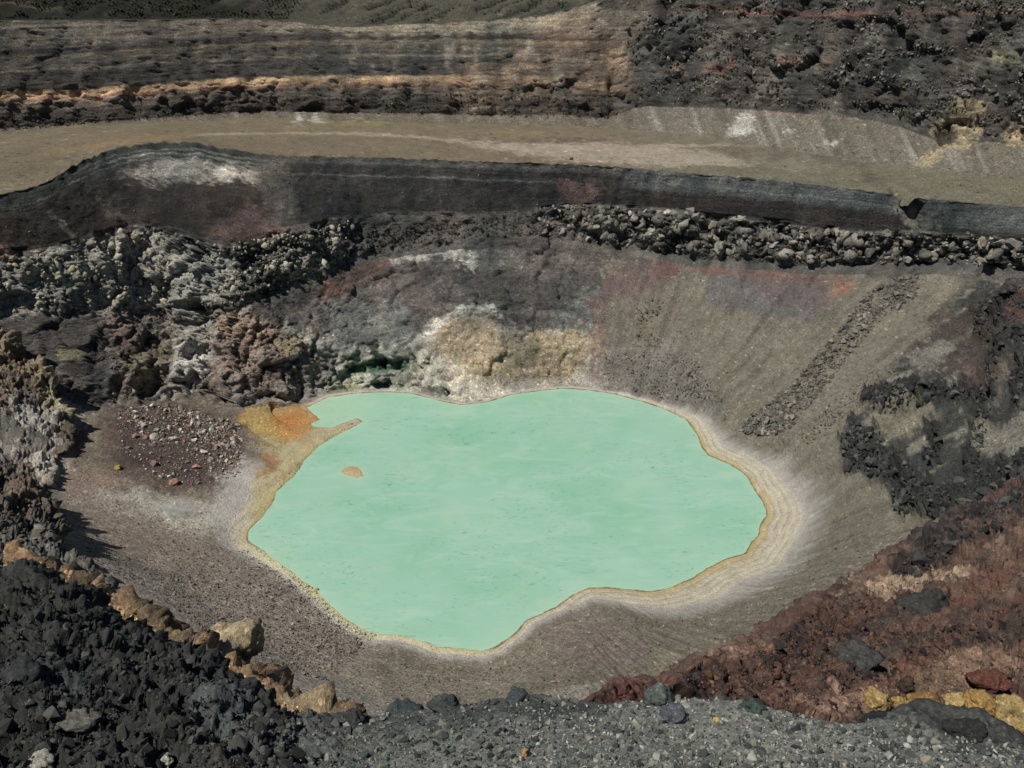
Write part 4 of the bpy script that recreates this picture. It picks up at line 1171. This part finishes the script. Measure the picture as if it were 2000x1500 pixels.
pr.poly([(1150, 1370), (1220, 1340), (1320, 1345), (1320, 1380), (1200, 1400)], (122, 68, 56), 0.85, 9)
pr.poly([(1540, 1380), (1620, 1355), (1700, 1350), (1690, 1390), (1600, 1410)], (160, 124, 98), 0.85, 14)
pr.poly([(1740, 1330), (1850, 1290), (2000, 1260), (2050, 1300), (1900, 1350), (1780, 1370)], (152, 118, 90), 0.7, 20)
pr.poly([(1880, 1350), (2000, 1340), (2050, 1420), (1960, 1400)], (104, 66, 56), 0.8, 14)
pr.c *= np.clip(1 + 0.7 * n_b + 0.6 * n_c + 0.5 * dip, 0.3, 2.0)[:, None]
tt = ts / 100.0
red = finish("red_slope", Gd, np.minimum(tt, 1.2) * (2.4 * (n_a - 0.3) + 1.9 * n_b + 0.26 * br) * 0.8 + 0.16 * n_c * np.minimum(tt * 3, 2), pr, MAT_MID)

# ------------------------------------------------------------------ loose rocks and blocks
def hull_template(npts, seed, flat=0.75):
    r = np.random.default_rng(seed)
    p = r.normal(size=(npts, 3))
    p /= np.linalg.norm(p, axis=1)[:, None]
    p *= r.uniform(0.75, 1.1, (npts, 1)) * np.array([1.0, r.uniform(0.65, 0.95), r.uniform(flat - 0.2, flat + 0.1)])
    bm = bmesh.new()
    for q in p:
        bm.verts.new(q)
    bmesh.ops.convex_hull(bm, input=bm.verts)
    bmesh.ops.delete(bm, geom=[v for v in bm.verts if not v.link_faces], context='VERTS')
    bmesh.ops.triangulate(bm, faces=bm.faces)
    bm.verts.index_update()
    V = np.array([v.co[:] for v in bm.verts])
    T = np.array([[v.index for v in f.verts] for f in bm.faces])
    bm.free()
    return V, T

TEMPL = [hull_template(14, 500 + k) for k in range(14)]
TEMPL_S = [hull_template(8, 600 + k) for k in range(10)]

def rand_rot(n, r):
    q = r.normal(size=(n, 4))
    q /= np.linalg.norm(q, axis=1)[:, None]
    w, a, b, c = q.T
    return np.stack([np.stack([1 - 2 * (b * b + c * c), 2 * (a * b - c * w), 2 * (a * c + b * w)], -1),
                     np.stack([2 * (a * b + c * w), 1 - 2 * (a * a + c * c), 2 * (b * c - a * w)], -1),
                     np.stack([2 * (a * c - b * w), 2 * (b * c + a * w), 1 - 2 * (a * a + b * b)], -1)], -2), q

def rubble(name, pos, size, cols, mat, seed, parent=None, small=True):
    r = np.random.default_rng(seed)
    R, _ = rand_rot(len(pos), r)
    tm = TEMPL_S if small else TEMPL
    pick = r.integers(0, len(tm), len(pos))
    Vs, Ts, Cs = [], [], []
    off = 0
    for k, (tv, tt_) in enumerate(tm):
        i = np.nonzero(pick == k)[0]
        if not len(i):
            continue
        W = np.einsum('nij,vj->nvi', R[i], tv) * size[i][:, None, None] + pos[i][:, None, :]
        Vs.append(W.reshape(-1, 3))
        Ts.append((tt_[None] + (np.arange(len(i)) * len(tv))[:, None, None] + off).reshape(-1, 3))
        Cs.append(np.repeat(cols[i], len(tv), 0))
        off += len(i) * len(tv)
    return add_mesh(name, np.concatenate(Vs), np.concatenate(Ts), mat, np.concatenate(Cs), smooth=False, kind="stuff", parent=parent)

_mesh_cache = {}
def rock_mesh(k, mat):
    key = (k, mat.name)
    if key not in _mesh_cache:
        V, T = TEMPL[k]
        me = bpy.data.meshes.new("stone")
        me.from_pydata(V.tolist(), [], T.tolist())
        me.materials.append(mat)
        _mesh_cache[key] = me
    return _mesh_cache[key]

def rocks(name, pos, size, cols, mat, seed, label=None, category=None, group=None, parent=None):
    r = np.random.default_rng(seed)
    R, q = rand_rot(len(pos), r)
    for i in range(len(pos)):
        o = bpy.data.objects.new(name, rock_mesh(int(r.integers(0, len(TEMPL))), mat))
        o.location = pos[i]
        o.rotation_mode = 'QUATERNION'
        o.rotation_quaternion = q[i]
        o.scale = (size[i],) * 3
        o.color = (*cols[i], 1)
        col_link(o)
        if parent is not None:
            o.parent = parent
        if label:
            o["label"] = label
            o["category"] = category
            o["group"] = group

def sizes(r, n, lo, hi, power=2.6):
    uu = r.random(n)
    return lo * (1 - uu * (1 - (lo / hi) ** power)) ** (-1 / power)

class Ground:
    def __init__(self, V, Nn, x_, y_, t_):
        self.V, self.N, self.x, self.y, self.t = V, Nn, x_, y_, t_
crater = Ground(PD, N.reshape(-1, 3), vx, vy, vt)

def spread(g, poly, n, seed, keep=None, by_area=True):
    """n spots on the ground inside an outlined unit, even over the ground as seen"""
    r = np.random.default_rng(seed)
    p = np.asarray(poly, float)
    lo, hi = p.min(0), p.max(0)
    idx = np.nonzero((g.x > lo[0]) & (g.x < hi[0]) & (g.y > lo[1]) & (g.y < hi[1]))[0]
    if keep is not None:
        idx = idx[keep[idx]]
    idx = idx[poly_sd(p, g.x[idx], g.y[idx]) < 0]
    if not len(idx):
        return idx, np.zeros((0, 3))
    pick = r.choice(idx, n)
    jit = r.normal(size=(n, 3)) * 0.0006 * g.t[pick][:, None]
    return pick, g.V[pick] + jit

def tint(r, n, *choices):
    c = np.array([lin(*k) for k in choices])
    w = c[r.integers(0, len(c), n)]
    return w * r.uniform(0.7, 1.3, (n, 1))

def field(g, poly, n, lo, hi, colours, seed, mat, stuff_mat, name, stuff_name, n_obj, parent=None, label=None, category=None, group=None, sink=0.25, power=2.6, keep=None, small=True, min_px=0):
    r = np.random.default_rng(seed)
    pick, pos = spread(g, poly, n, seed + 1, keep)
    if not len(pick):
        print('no ground for', name)
        return
    s = sizes(r, n, lo, hi, power)
    pos = pos + g.N[pick] * (s * (0.5 - sink))[:, None] * 0.6
    cols = tint(r, n, *colours)
    order = np.argsort(-s / g.t[pick])
    n_obj = int(min(n_obj, (2 * s[order] / g.t[pick][order] * FPX > min_px).sum()))
    a, b = order[:n_obj], order[n_obj:]
    if n_obj:
        rocks(name, pos[a], s[a], cols[a], mat, seed + 2, label, category, group, parent)
    if len(b):
        rubble(stuff_name, pos[b], s[b], cols[b], stuff_mat, seed + 3, parent if parent is not None else None, small)

# the biggest lava masses, mostly sunk in the bench
on_bench = (V_ > 4.85) & (V_ < 6.03 + 0.35 * np.clip(fbm(P0, 8.0, 3, seed=95), -0.3, 0.5))
GREY = ((116, 114, 106), (98, 96, 90), (132, 128, 118), (84, 83, 80))
field(crater, [(1040, 400), (1180, 392), (1450, 418), (1700, 444), (1790, 444), (2060, 462), (2060, 530), (1850, 512), (1600, 520), (1350, 505), (1200, 482), (1060, 450)], 1500, 0.6, 4.6, ((122, 120, 113), (104, 102, 96), (140, 136, 126), (84, 83, 80), (112, 106, 94)), 1000, MAT_BLOCK, MAT_BLOCK_STUFF, "lava_block", "lava_rubble", 300, parent=lava_bench, keep=on_bench, power=1.7, small=False, sink=0.95)
field(crater, [(1080, 415), (1180, 405), (1450, 434), (1700, 458), (2060, 476), (2060, 520), (1850, 505), (1600, 505), (1350, 490), (1200, 468)], 260, 2.6, 5.5, ((116, 114, 107), (100, 98, 93), (132, 128, 120)), 1005, MAT_BLOCK, MAT_BLOCK_STUFF, "rock", "lava_mass", 0, parent=lava_bench, keep=on_bench, power=1.6, small=False, sink=1.3)
field(crater, [(-40, 505), (100, 488), (280, 440), (430, 480), (560, 455), (700, 430), (640, 520), (470, 592), (200, 606), (-40, 610)], 1500, 0.6, 3.2, ((166, 163, 150), (130, 128, 120), (158, 154, 132), (106, 104, 99)), 1010, MAT_BLOCK, MAT_BLOCK_STUFF, "rock", "rock_rubble", 0, parent=lava_bench, power=2.2, small=False)
field(crater, [(560, 460), (1060, 415), (1090, 455), (900, 472), (700, 500), (600, 540)], 1200, 0.4, 1.6, ((70, 68, 65), (58, 56, 54), (88, 86, 80)), 1020, MAT_BLOCK, MAT_BLOCK_STUFF, "rock", "rock_rubble", 0, parent=lava_bench, power=2.4)
field(crater, [(1215, -20), (2040, -20), (2040, 300), (1930, 265), (1840, 250), (1760, 225), (1600, 212), (1235, 200)], 3600, 0.45, 1.9, ((104, 102, 95), (84, 82, 78), (126, 122, 112), (70, 69, 67)), 1030, MAT_BLOCK, MAT_BLOCK_STUFF, "lava_block", "lava_rubble", 300, parent=far_wall, power=2.1, keep=(V_ > 9) & (V_ < 10.1) & (fbm(P0 * np.array([1, 1, 2.5]), 20.0, 3, seed=77) > -0.02), small=False)
field(crater, [(0, 225), (200, 215), (500, 185), (800, 182), (1180, 185), (1220, 235), (1000, 228), (500, 216), (250, 236), (0, 256)], 1800, 0.4, 1.5, ((74, 70, 64), (58, 55, 50), (96, 90, 82)), 1040, MAT_BLOCK, MAT_BLOCK_STUFF, "rock", "rock_rubble", 0, parent=far_wall, power=2.4)
field(crater, [(200, 600), (330, 590), (430, 580), (560, 640), (640, 690), (640, 765), (480, 780), (330, 770), (220, 785)], 900, 0.4, 2.0, ((104, 92, 82), (120, 114, 106), (84, 76, 68), (140, 136, 128)), 1050, MAT_BLOCK, MAT_BLOCK_STUFF, "rock", "rock_rubble", 0, parent=lower_wall, power=2.2, small=False)
CHUTE = [(1445, 842), (1470, 805), (1530, 770), (1600, 690), (1640, 640), (1690, 575), (1740, 545), (1800, 530), (1790, 580), (1740, 610), (1690, 655), (1650, 710), (1590, 780), (1545, 835), (1500, 850)]
field(crater, CHUTE, 3000, 0.45, 2.5, ((104, 101, 94), (86, 84, 79), (120, 116, 108)), 1060, MAT_BLOCK, MAT_BLOCK_STUFF, "rockfall_boulder", "rockfall_rubble", 300, label="angular grey boulder in the long rockfall streak down the right scree", category="boulder", group="boulders of the rockfall streak", power=2.3, keep=fbm(P0, 9.0, 3, seed=90) > -0.28)
field(crater, [(1560, 850), (1620, 790), (1700, 730), (1790, 670), (1800, 690), (1720, 760), (1640, 830), (1580, 870)], 500, 0.3, 1.2, ((100, 97, 90), (82, 80, 75)), 1070, MAT_BLOCK, MAT_BLOCK_STUFF, "boulder", "scree_rubble", 0, power=2.4)
field(crater, [(230, 800), (330, 790), (470, 830), (470, 930), (380, 950), (300, 930), (230, 880)], 3400, 0.3, 2.6, ((182, 178, 170), (160, 156, 148), (128, 118, 110), (108, 94, 88), (138, 112, 100)), 1080, MAT_BLOCK, MAT_BLOCK_STUFF, "debris_block", "debris_rubble", 160, label="pale block lying on the dark brown debris beside the orange lagoon", category="boulder", group="pale blocks on the dark debris", power=2.2, min_px=8)
field(crater, [(330, 1060), (480, 1075), (560, 1130), (640, 1205), (720, 1260), (640, 1330), (480, 1300), (330, 1180)], 5200, 0.22, 0.9, ((128, 116, 108), (112, 102, 94), (146, 138, 130), (98, 86, 80)), 1090, MAT_BLOCK, MAT_BLOCK_STUFF, "scree_boulder", "scree_stones", 60, label="small pinkish grey boulder on the stony slope below the ochre ridge", category="boulder", group="boulders of the stony slope", power=2.6, min_px=7)
field(crater, [(120, 970), (420, 1000), (480, 1075), (330, 1180), (180, 1100)], 1600, 0.2, 0.6, ((120, 106, 94), (98, 86, 76)), 1100, MAT_BLOCK, MAT_BLOCK_STUFF, "boulder", "scree_stones", 0, power=2.8)
field(crater, [(480, 1060), (560, 1120), (640, 1205), (720, 1255), (740, 1240), (660, 1192), (560, 1105), (490, 1050)], 900, 0.2, 0.8, ((196, 190, 150), (180, 176, 160), (206, 200, 172)), 1105, MAT_BLOCK, MAT_BLOCK_STUFF, "boulder", "shore_stones", 0, power=2.6, keep=SD > 0.6)
for k, (q, n_, hi_) in enumerate((([(1245, 580), (1295, 585), (1290, 610), (1250, 650), (1235, 640)], 160, 1.3), ([(1240, 650), (1300, 650), (1290, 680), (1240, 680)], 90, 1.4), ([(1320, 705), (1365, 700), (1368, 770), (1345, 760)], 120, 1.2), ([(1180, 690), (1340, 690), (1420, 790), (1300, 780), (1180, 745)], 700, 1.0))):
    field(crater, q, n_, 0.3, hi_, ((92, 88, 82), (108, 104, 98), (76, 73, 69)), 1110 + 10 * k, MAT_BLOCK, MAT_BLOCK_STUFF, "boulder", "scree_rubble", 0, power=2.3)
field(crater, [(1170, 540), (1330, 520), (1700, 600), (1650, 720), (1560, 900), (1640, 1000), (1700, 1080), (1560, 1200), (1300, 1330), (1000, 1380), (640, 1400), (700, 1290), (950, 1310), (1200, 1230), (1480, 1170), (1600, 1050), (1590, 930), (1500, 850), (1300, 780), (1180, 740)], 9000, 0.14, 0.7, ((120, 114, 98), (96, 90, 78), (146, 140, 126), (74, 68, 60)), 1150, MAT_BLOCK, MAT_BLOCK_STUFF, "boulder", "scree_stones", 0, power=2.9, keep=SD > 6)
field(crater, [(0, 300), (300, 262), (900, 280), (1500, 320), (2000, 345), (2000, 400), (1700, 372), (1300, 333), (800, 309), (520, 300), (300, 276), (0, 378)], 900, 0.2, 0.8, ((110, 102, 84), (80, 74, 64), (150, 142, 124)), 1160, MAT_BLOCK, MAT_BLOCK_STUFF, "boulder", "terrace_stones", 0, power=2.9, keep=(V_ > 7.05) & (V_ < 8))

for k, q in enumerate(OUTCROPS):
    field(crater, q, (700, 1300, 450, 700, 550, 180, 400)[k], 0.4, 3.4, ((62, 64, 64), (48, 50, 51), (78, 79, 76), (38, 40, 41)), 1300 + 10 * k, MAT_BLOCK, MAT_BLOCK_STUFF, "rock", "outcrop_rubble", (40, 80, 25, 40, 30, 10, 20)[k], parent=scree_slope, power=1.9, small=False, sink=0.45)
field(crater, [(484, 1040), (560, 925), (640, 855), (706, 815), (720, 830), (640, 880), (570, 960), (510, 1040)], 500, 0.12, 0.5, ((178, 164, 120), (160, 140, 96), (196, 184, 150)), 1400, MAT_BLOCK, MAT_BLOCK_STUFF, "stone", "shore_crust", 0, keep=(SD > 0.3) & (SD < 3.5), power=2.6)
field(crater, [(620, 740), (1300, 740), (1520, 900), (1600, 1050), (1480, 1200), (1000, 1320), (720, 1280), (1000, 1200), (1440, 1100), (1480, 960), (1300, 810), (1100, 765), (640, 778)], 1800, 0.1, 0.55, ((182, 172, 142), (164, 150, 112), (196, 188, 168), (150, 140, 120)), 1410, MAT_BLOCK, MAT_BLOCK_STUFF, "stone", "shore_crust", 0, keep=(SD > 0.2) & (SD < 9), power=2.7)
field(crater, [(0, 395), (300, 290), (700, 312), (1200, 332), (1780, 395), (2000, 410), (2000, 460), (1600, 440), (1200, 400), (700, 415), (420, 470), (0, 490)], 2200, 0.15, 0.75, ((66, 64, 62), (52, 50, 49), (96, 93, 88), (130, 126, 118)), 1420, MAT_BLOCK, MAT_BLOCK_STUFF, "stone", "wall_stones", 0, parent=ash_wall, keep=(V_ > 6.02) & (V_ < 7), power=2.8)
# near ground
g_rim = Ground(rim.V, rim.N, rim.x, rim.y, rim.t)
g_red = Ground(red.V, red.N, red.x, red.y, red.t)
g_och = Ground(ochre.V, ochre.N, ochre.x, ochre.y, ochre.t)
g_crag = Ground(crag.V, crag.N, crag.x, crag.y, crag.t)
GRAV = ((108, 112, 108), (78, 82, 80), (140, 142, 134), (56, 59, 59), (136, 136, 128), (66, 69, 68), (112, 110, 98))
field(g_rim, [(1000, 1360), (1300, 1350), (1500, 1380), (1700, 1405), (2000, 1455), (2060, 1520), (980, 1520)], 5200, 0.022, 0.11, GRAV, 2000, MAT_STONE, MAT_STONE_STUFF, "stone", "gravel", 200, label="rounded grey pebble of the coarse gravel on the rim ledge", category="stone", group="gravel stones on the rim ledge", power=2.3)
field(g_rim, [(560, 1400), (800, 1390), (1000, 1365), (1020, 1520), (540, 1520)], 2400, 0.022, 0.13, ((66, 70, 70), (50, 53, 53), (92, 95, 92), (120, 120, 112)), 2010, MAT_STONE, MAT_STONE_STUFF, "stone", "gravel", 100, label="dark grey stone in the shaded gravel beside the black crags", category="stone", group="stones of the dark gravel", power=2.3)  # darker stone tones carry the shade of this stretch
field(g_rim, [(-40, 1110), (130, 1150), (280, 1255), (420, 1315), (560, 1400), (600, 1520), (-40, 1520)], 7000, 0.025, 0.20, ((44, 45, 44), (56, 57, 55), (36, 37, 37), (72, 73, 70)), 2020, MAT_STONE, MAT_STONE_STUFF, "rock", "lava_clinker", 200, label="black lava lump among the dark crags of the near rim", category="rock", group="black lava lumps of the near rim", power=2.2)  # dark lava tones with the shade of the left slope in them
field(g_rim, [(-200, 1515), (2060, 1515), (2060, 1440), (2700, 1500), (2700, 1800), (-200, 1800)], 3500, 0.022, 0.11, GRAV, 2015, MAT_STONE, MAT_STONE_STUFF, "stone", "gravel", 0, power=2.4)
field(g_red, [(1340, 1330), (1520, 1265), (1700, 1150), (1900, 1000), (2040, 960), (2040, 1420), (1700, 1400), (1500, 1400)], 6500, 0.06, 0.6, ((104, 76, 64), (76, 62, 57), (124, 94, 76), (60, 54, 52)), 2030, MAT_STONE, MAT_BLOCK_STUFF, "rock", "red_rubble", 0, power=2.5)
field(g_red, [(1700, 1390), (1740, 1320), (1860, 1300), (1900, 1340), (1860, 1390)], 400, 0.05, 0.25, ((128, 110, 88), (108, 98, 88), (140, 120, 90)), 2040, MAT_STONE, MAT_STONE_STUFF, "rock", "ochre_rubble", 40, label="tan rock in the stony patch above the yellow boulders", category="rock", group="tan rocks of the stony patch", power=2.2)
field(g_red, [(1740, 1120), (1830, 1050), (1880, 1000), (2040, 950), (2040, 1010), (1880, 1060), (1790, 1130)], 1100, 0.25, 1.7, ((58, 57, 56), (44, 43, 43), (72, 70, 68)), 2050, MAT_BLOCK, MAT_BLOCK_STUFF, "rock", "crag_rubble", 60, parent=red.obj, power=2.0, small=False)
field(g_red, [(1480, 1290), (1560, 1215), (1640, 1165), (1690, 1180), (1600, 1270), (1530, 1330)], 700, 0.1, 0.9, ((66, 58, 56), (84, 66, 60), (54, 50, 50)), 2052, MAT_BLOCK, MAT_BLOCK_STUFF, "rock", "crag_rubble", 40, parent=red.obj, power=2.1, small=False)
field(g_red, [(1620, 1320), (1720, 1250), (1900, 1200), (2040, 1160), (2040, 1230), (1860, 1270), (1700, 1340)], 700, 0.1, 0.9, ((66, 58, 56), (92, 70, 62), (54, 50, 50)), 2056, MAT_BLOCK, MAT_BLOCK_STUFF, "rock", "crag_rubble", 40, parent=red.obj, power=2.1, small=False)
field(g_och, [(80, 1090), (260, 1180), (320, 1240), (480, 1320), (600, 1390), (620, 1430), (300, 1300), (60, 1150)], 1100, 0.06, 0.5, ((206, 164, 108), (186, 146, 94), (150, 130, 100), (110, 92, 70), (198, 166, 116)), 2060, MAT_STONE, MAT_STONE_STUFF, "rock", "ochre_rubble", 60, parent=ochre.obj, power=2.1, small=False)
field(g_crag, [(-40, 950), (60, 960), (130, 1030), (100, 1060), (200, 1140), (260, 1200), (60, 1140), (-40, 1090)], 900, 0.3, 2.2, ((98, 97, 92), (80, 79, 76), (118, 115, 106), (92, 80, 70)), 2070, MAT_BLOCK, MAT_BLOCK_STUFF, "rock", "crag_rubble", 150, parent=crag.obj, power=2.0, small=False)

# single boulders one can point at
def boulder(name, g, px_, py_, w_px, h_px, rgb, seed, label, category="boulder", sink=0.3, spots=None, detail=4, d_px=None):
    i = int(np.argmin((g.x - px_) ** 2 + (g.y - py_) ** 2))
    t_ = g.t[i]
    c = g.V[i]
    r = np.random.default_rng(seed)
    bm = bmesh.new()
    bmesh.ops.create_icosphere(bm, subdivisions=detail, radius=1.0)
    D = np.array([v.co[:] for v in bm.verts])
    T = np.array([[v.index for v in f.verts] for f in bm.faces])
    bm.free()
    n = r.normal(size=(13, 3)); n /= np.linalg.norm(n, axis=1)[:, None]
    dd = r.uniform(0.62, 0.95, 13)
    rad = np.min(dd[None] / np.maximum(D @ n.T, 0.12), 1)
    rad = np.minimum(rad, 1.15)
    S = np.array([w_px, (d_px or 0.5 * (w_px + h_px)), h_px]) * 0.5 * t_ / FPX
    V = D * rad[:, None] * S
    k = S.mean()
    V += D * (0.22 * k * fbm(V + seed, k * 0.8, 6, 0.62) + 0.30 * broken(V + seed, k * 0.7, 3, 0.5, seed % 50, 0.12))[:, None]
    base = lin(*rgb)
    C = np.repeat(base[None], len(V), 0)
    nz = fbm(V + 3 * seed, k * 0.5, 4, 0.6)
    if spots:
        C = C * (1 - sstep(0.0, 0.3, nz))[:, None] + lin(*spots)[None] * sstep(0.0, 0.3, nz)[:, None]
    C = C * np.clip(1 + 0.5 * fbm(V - seed, k * 0.15, 3), 0.5, 1.6)[:, None]
    o = add_mesh(name, V, T, MAT_NEAR if t_ < 25 else (MAT_MID if t_ < 140 else MAT_FAR), C, smooth=False)
    o.location = c + np.array([0, 0, S[2] * (1 - 2 * sink)])
    o["label"] = label
    o["category"] = category
    return o

YEL = (158, 132, 84)
boulder("boulder", g_rim, 790, 1412, 80, 66, (60, 66, 68), 1, "large blue-grey boulder on the gravel crest beside the scree", sink=0.25)
boulder("boulder", g_rim, 868, 1384, 60, 44, (56, 60, 61), 2, "dark boulder with a notched top next to the large blue-grey boulder", spots=(74, 78, 76))
boulder("boulder", g_rim, 694, 1410, 44, 34, (50, 52, 52), 3, "small black boulder on the crest between ochre rocks and blue-grey boulder")
boulder("boulder", g_rim, 1010, 1368, 42, 34, (62, 68, 69), 4, "dark grey boulder on the crest below the bay of the lake")
boulder("boulder", g_rim, 1283, 1372, 56, 46, (70, 76, 76), 5, "grey-green blocky boulder on the crest in front of the red lobe", spots=(92, 96, 92))
boulder("boulder", g_rim, 1466, 1384, 50, 34, (60, 70, 68), 6, "flat dark green-grey slab at the foot of the red slope", sink=0.3)
boulder("boulder", g_rim, 1312, 1402, 52, 36, (78, 82, 88), 7, "bluish grey rock half buried in the gravel below the crest")
boulder("boulder", g_rim, 1726, 1424, 78, 44, (34, 36, 36), 8, "jet black lump of lava in front of the yellow boulders", spots=(46, 48, 47))
boulder("boulder", g_rim, 1880, 1426, 70, 34, (40, 42, 42), 9, "broad black rock under the last yellow boulders", spots=(56, 58, 56))
boulder("boulder", g_red, 1712, 1376, 46, 44, YEL, 10, "first yellow boulder of the row, above the jet black lump", spots=(168, 148, 108))
boulder("boulder", g_red, 1754, 1380, 40, 36, (160, 134, 86), 11, "small yellow boulder between two larger ones of the row", spots=(160, 128, 78))
boulder("boulder", g_red, 1808, 1384, 76, 40, (134, 104, 68), 12, "brownish orange boulder with a rounded back in the yellow row", spots=(178, 146, 90))
boulder("boulder", g_red, 1866, 1376, 44, 34, (168, 146, 100), 13, "pale yellow boulder touching the brownish orange one")
boulder("boulder", g_red, 1906, 1378, 60, 48, (156, 124, 74), 14, "rich yellow boulder with a lumpy crown", spots=(172, 148, 98))
boulder("boulder", g_red, 1972, 1408, 64, 84, (162, 140, 94), 15, "tall pale yellow boulder at the end of the row", spots=(174, 156, 116))
boulder("boulder", g_red, 1805, 1188, 100, 66, (56, 56, 55), 16, "black blocky outcrop below the tan ledge on the red slope", spots=(72, 70, 68), sink=0.35)
boulder("boulder", g_red, 1662, 1292, 120, 48, (74, 74, 73), 17, "long low grey outcrop across the middle of the red slope", spots=(60, 60, 60), sink=0.4)
boulder("boulder", g_red, 1770, 1348, 34, 56, (70, 58, 50), 18, "narrow dark brown rock standing behind the yellow row")
boulder("boulder", g_red, 1925, 1338, 80, 40, (96, 62, 54), 19, "red-brown rounded outcrop above the tall yellow boulder", spots=(112, 74, 60))
boulder("boulder", g_och, 445, 1272, 135, 100, (168, 152, 122), 20, "big tan boulder with a dark right face on the ochre ridge", spots=(160, 152, 138), sink=0.3)
boulder("boulder", g_och, 528, 1368, 96, 84, (172, 132, 80), 21, "orange-brown rugged boulder below the big tan boulder", spots=(112, 90, 62), sink=0.3)
boulder("boulder", g_och, 405, 1312, 80, 44, (150, 126, 94), 22, "brown rock slab in the shade of the black crags", spots=(84, 76, 66))
boulder("boulder", g_rim, 82, 1500, 62, 40, (138, 136, 128), 23, "pale grey boulder lying in the black clinker")
boulder("boulder", g_rim, 322, 1490, 38, 24, (140, 142, 132), 24, "small flat pale stone in the dark gravel", category="stone", sink=0.3)
boulder("boulder", g_rim, 560, 1502, 34, 22, (134, 134, 126), 25, "pale rounded stone at the edge of the dark gravel", category="stone")
boulder("boulder", g_rim, 94, 1415, 20, 16, (158, 112, 74), 26, "small orange stone among the black crags", category="stone")
boulder("boulder", g_rim, 1026, 1476, 18, 22, (156, 120, 86), 27, "small orange-tan stone in the grey gravel", category="stone")
boulder("boulder", g_rim, 1398, 1408, 14, 12, (176, 156, 84), 28, "tiny yellow stone in the grey gravel below the red slope", category="stone", detail=3)
boulder("boulder", g_rim, 50, 1320, 74, 60, (44, 46, 48), 29, "rounded black boulder on the dark crags near the rim edge", spots=(58, 60, 62))
boulder("boulder", g_rim, 440, 1388, 120, 70, (66, 74, 78), 30, "broad blue-grey boulder at the lit edge of the black crags", spots=(86, 92, 94), sink=0.4)
boulder("boulder", g_rim, 150, 1408, 76, 34, (84, 83, 78), 31, "ash-dusted grey rock on the black crags", spots=(104, 102, 94), sink=0.35)
boulder("boulder", crater, 231, 916, 14, 10, (168, 148, 84), 32, "single yellow block on the edge of the dark debris", detail=3)
boulder("boulder", crater, 343, 946, 20, 16, (158, 122, 104), 33, "salmon pink block at the lower edge of the dark debris", detail=3)
boulder("boulder", crater, 616, 1152, 12, 9, (198, 194, 158), 34, "pale cream boulder at the water's edge", detail=3)
boulder("boulder", crater, 1118, 312, 9, 6, (62, 58, 52), 35, "lone dark boulder on the pale playa of the terrace", detail=3)

# scrub on the slope behind the rim
field(crater, [(-60, -60), (640, -60), (560, 38), (460, 36), (-60, 46)], 5000, 0.5, 1.6, ((46, 50, 36), (36, 40, 30), (58, 60, 44)), 3000, MAT_BLOCK, MAT_BLOCK_STUFF, "shrub", "scrub", 0, power=2.2, keep=(V_ > 10.05) & (fbm(P0, 25.0, 3, seed=88) > -0.12))
field(crater, [(500, -60), (1150, -60), (1100, 15), (900, 40), (640, 45)], 1500, 0.4, 1.2, ((46, 50, 36), (36, 40, 30), (58, 60, 44)), 3010, MAT_BLOCK, MAT_BLOCK_STUFF, "shrub", "scrub", 0, power=2.2, keep=(V_ > 10.05) & (gul < -0.1))

# ------------------------------------------------------------------ steam over the fumarole left of the lake
def steam(px_, py_, rx, ry, rz, dens, seed):
    i = int(np.argmin((vx - px_) ** 2 + (vy - py_) ** 2))
    bm = bmesh.new()
    bmesh.ops.create_icosphere(bm, subdivisions=3, radius=1.0)
    me = bpy.data.meshes.new("steam")
    bm.to_mesh(me)
    bm.free()
    o = bpy.data.objects.new("steam", me)
    o.location = PD[i] + np.array([0, 0, rz * 0.6])
    o.scale = (rx, ry, rz)
    o.rotation_euler = (0, 0.15, 0.3)
    col_link(o)
    o["kind"] = "stuff"
    m = bpy.data.materials.new("steam_vapour")
    m.use_nodes = True
    nt = m.node_tree
    nt.nodes.clear()
    out = nt.nodes.new("ShaderNodeOutputMaterial")
    v = nt.nodes.new("ShaderNodeVolumePrincipled")
    v.inputs["Color"].default_value = (0.95, 0.95, 0.95, 1)
    tc = nt.nodes.new("ShaderNodeTexCoord")
    n = noise(nt, tc.outputs["Object"], 1.6, 4, 0.6, 0.5)
    ln = nt.nodes.new("ShaderNodeVectorMath")
    ln.operation = 'LENGTH'
    nt.links.new(tc.outputs["Object"], ln.inputs[0])
    fall_ = ramp(nt, ln.outputs["Value"], [(0.2, (1, 1, 1)), (0.95, (0, 0, 0))])
    puff = ramp(nt, n, [(0.42, (0, 0, 0)), (0.7, (1, 1, 1))])
    mu = nt.nodes.new("ShaderNodeMath")
    mu.operation = 'MULTIPLY'
    nt.links.new(fall_, mu.inputs[0])
    nt.links.new(puff, mu.inputs[1])
    m2 = nt.nodes.new("ShaderNodeMath")
    m2.operation = 'MULTIPLY'
    m2.inputs[1].default_value = dens
    nt.links.new(mu.outputs[0], m2.inputs[0])
    nt.links.new(m2.outputs[0], v.inputs["Density"])
    nt.links.new(v.outputs[0], out.inputs["Volume"])
    me.materials.append(m)
steam(352, 1003, 11.0, 6.0, 4.0, 0.35, 1)
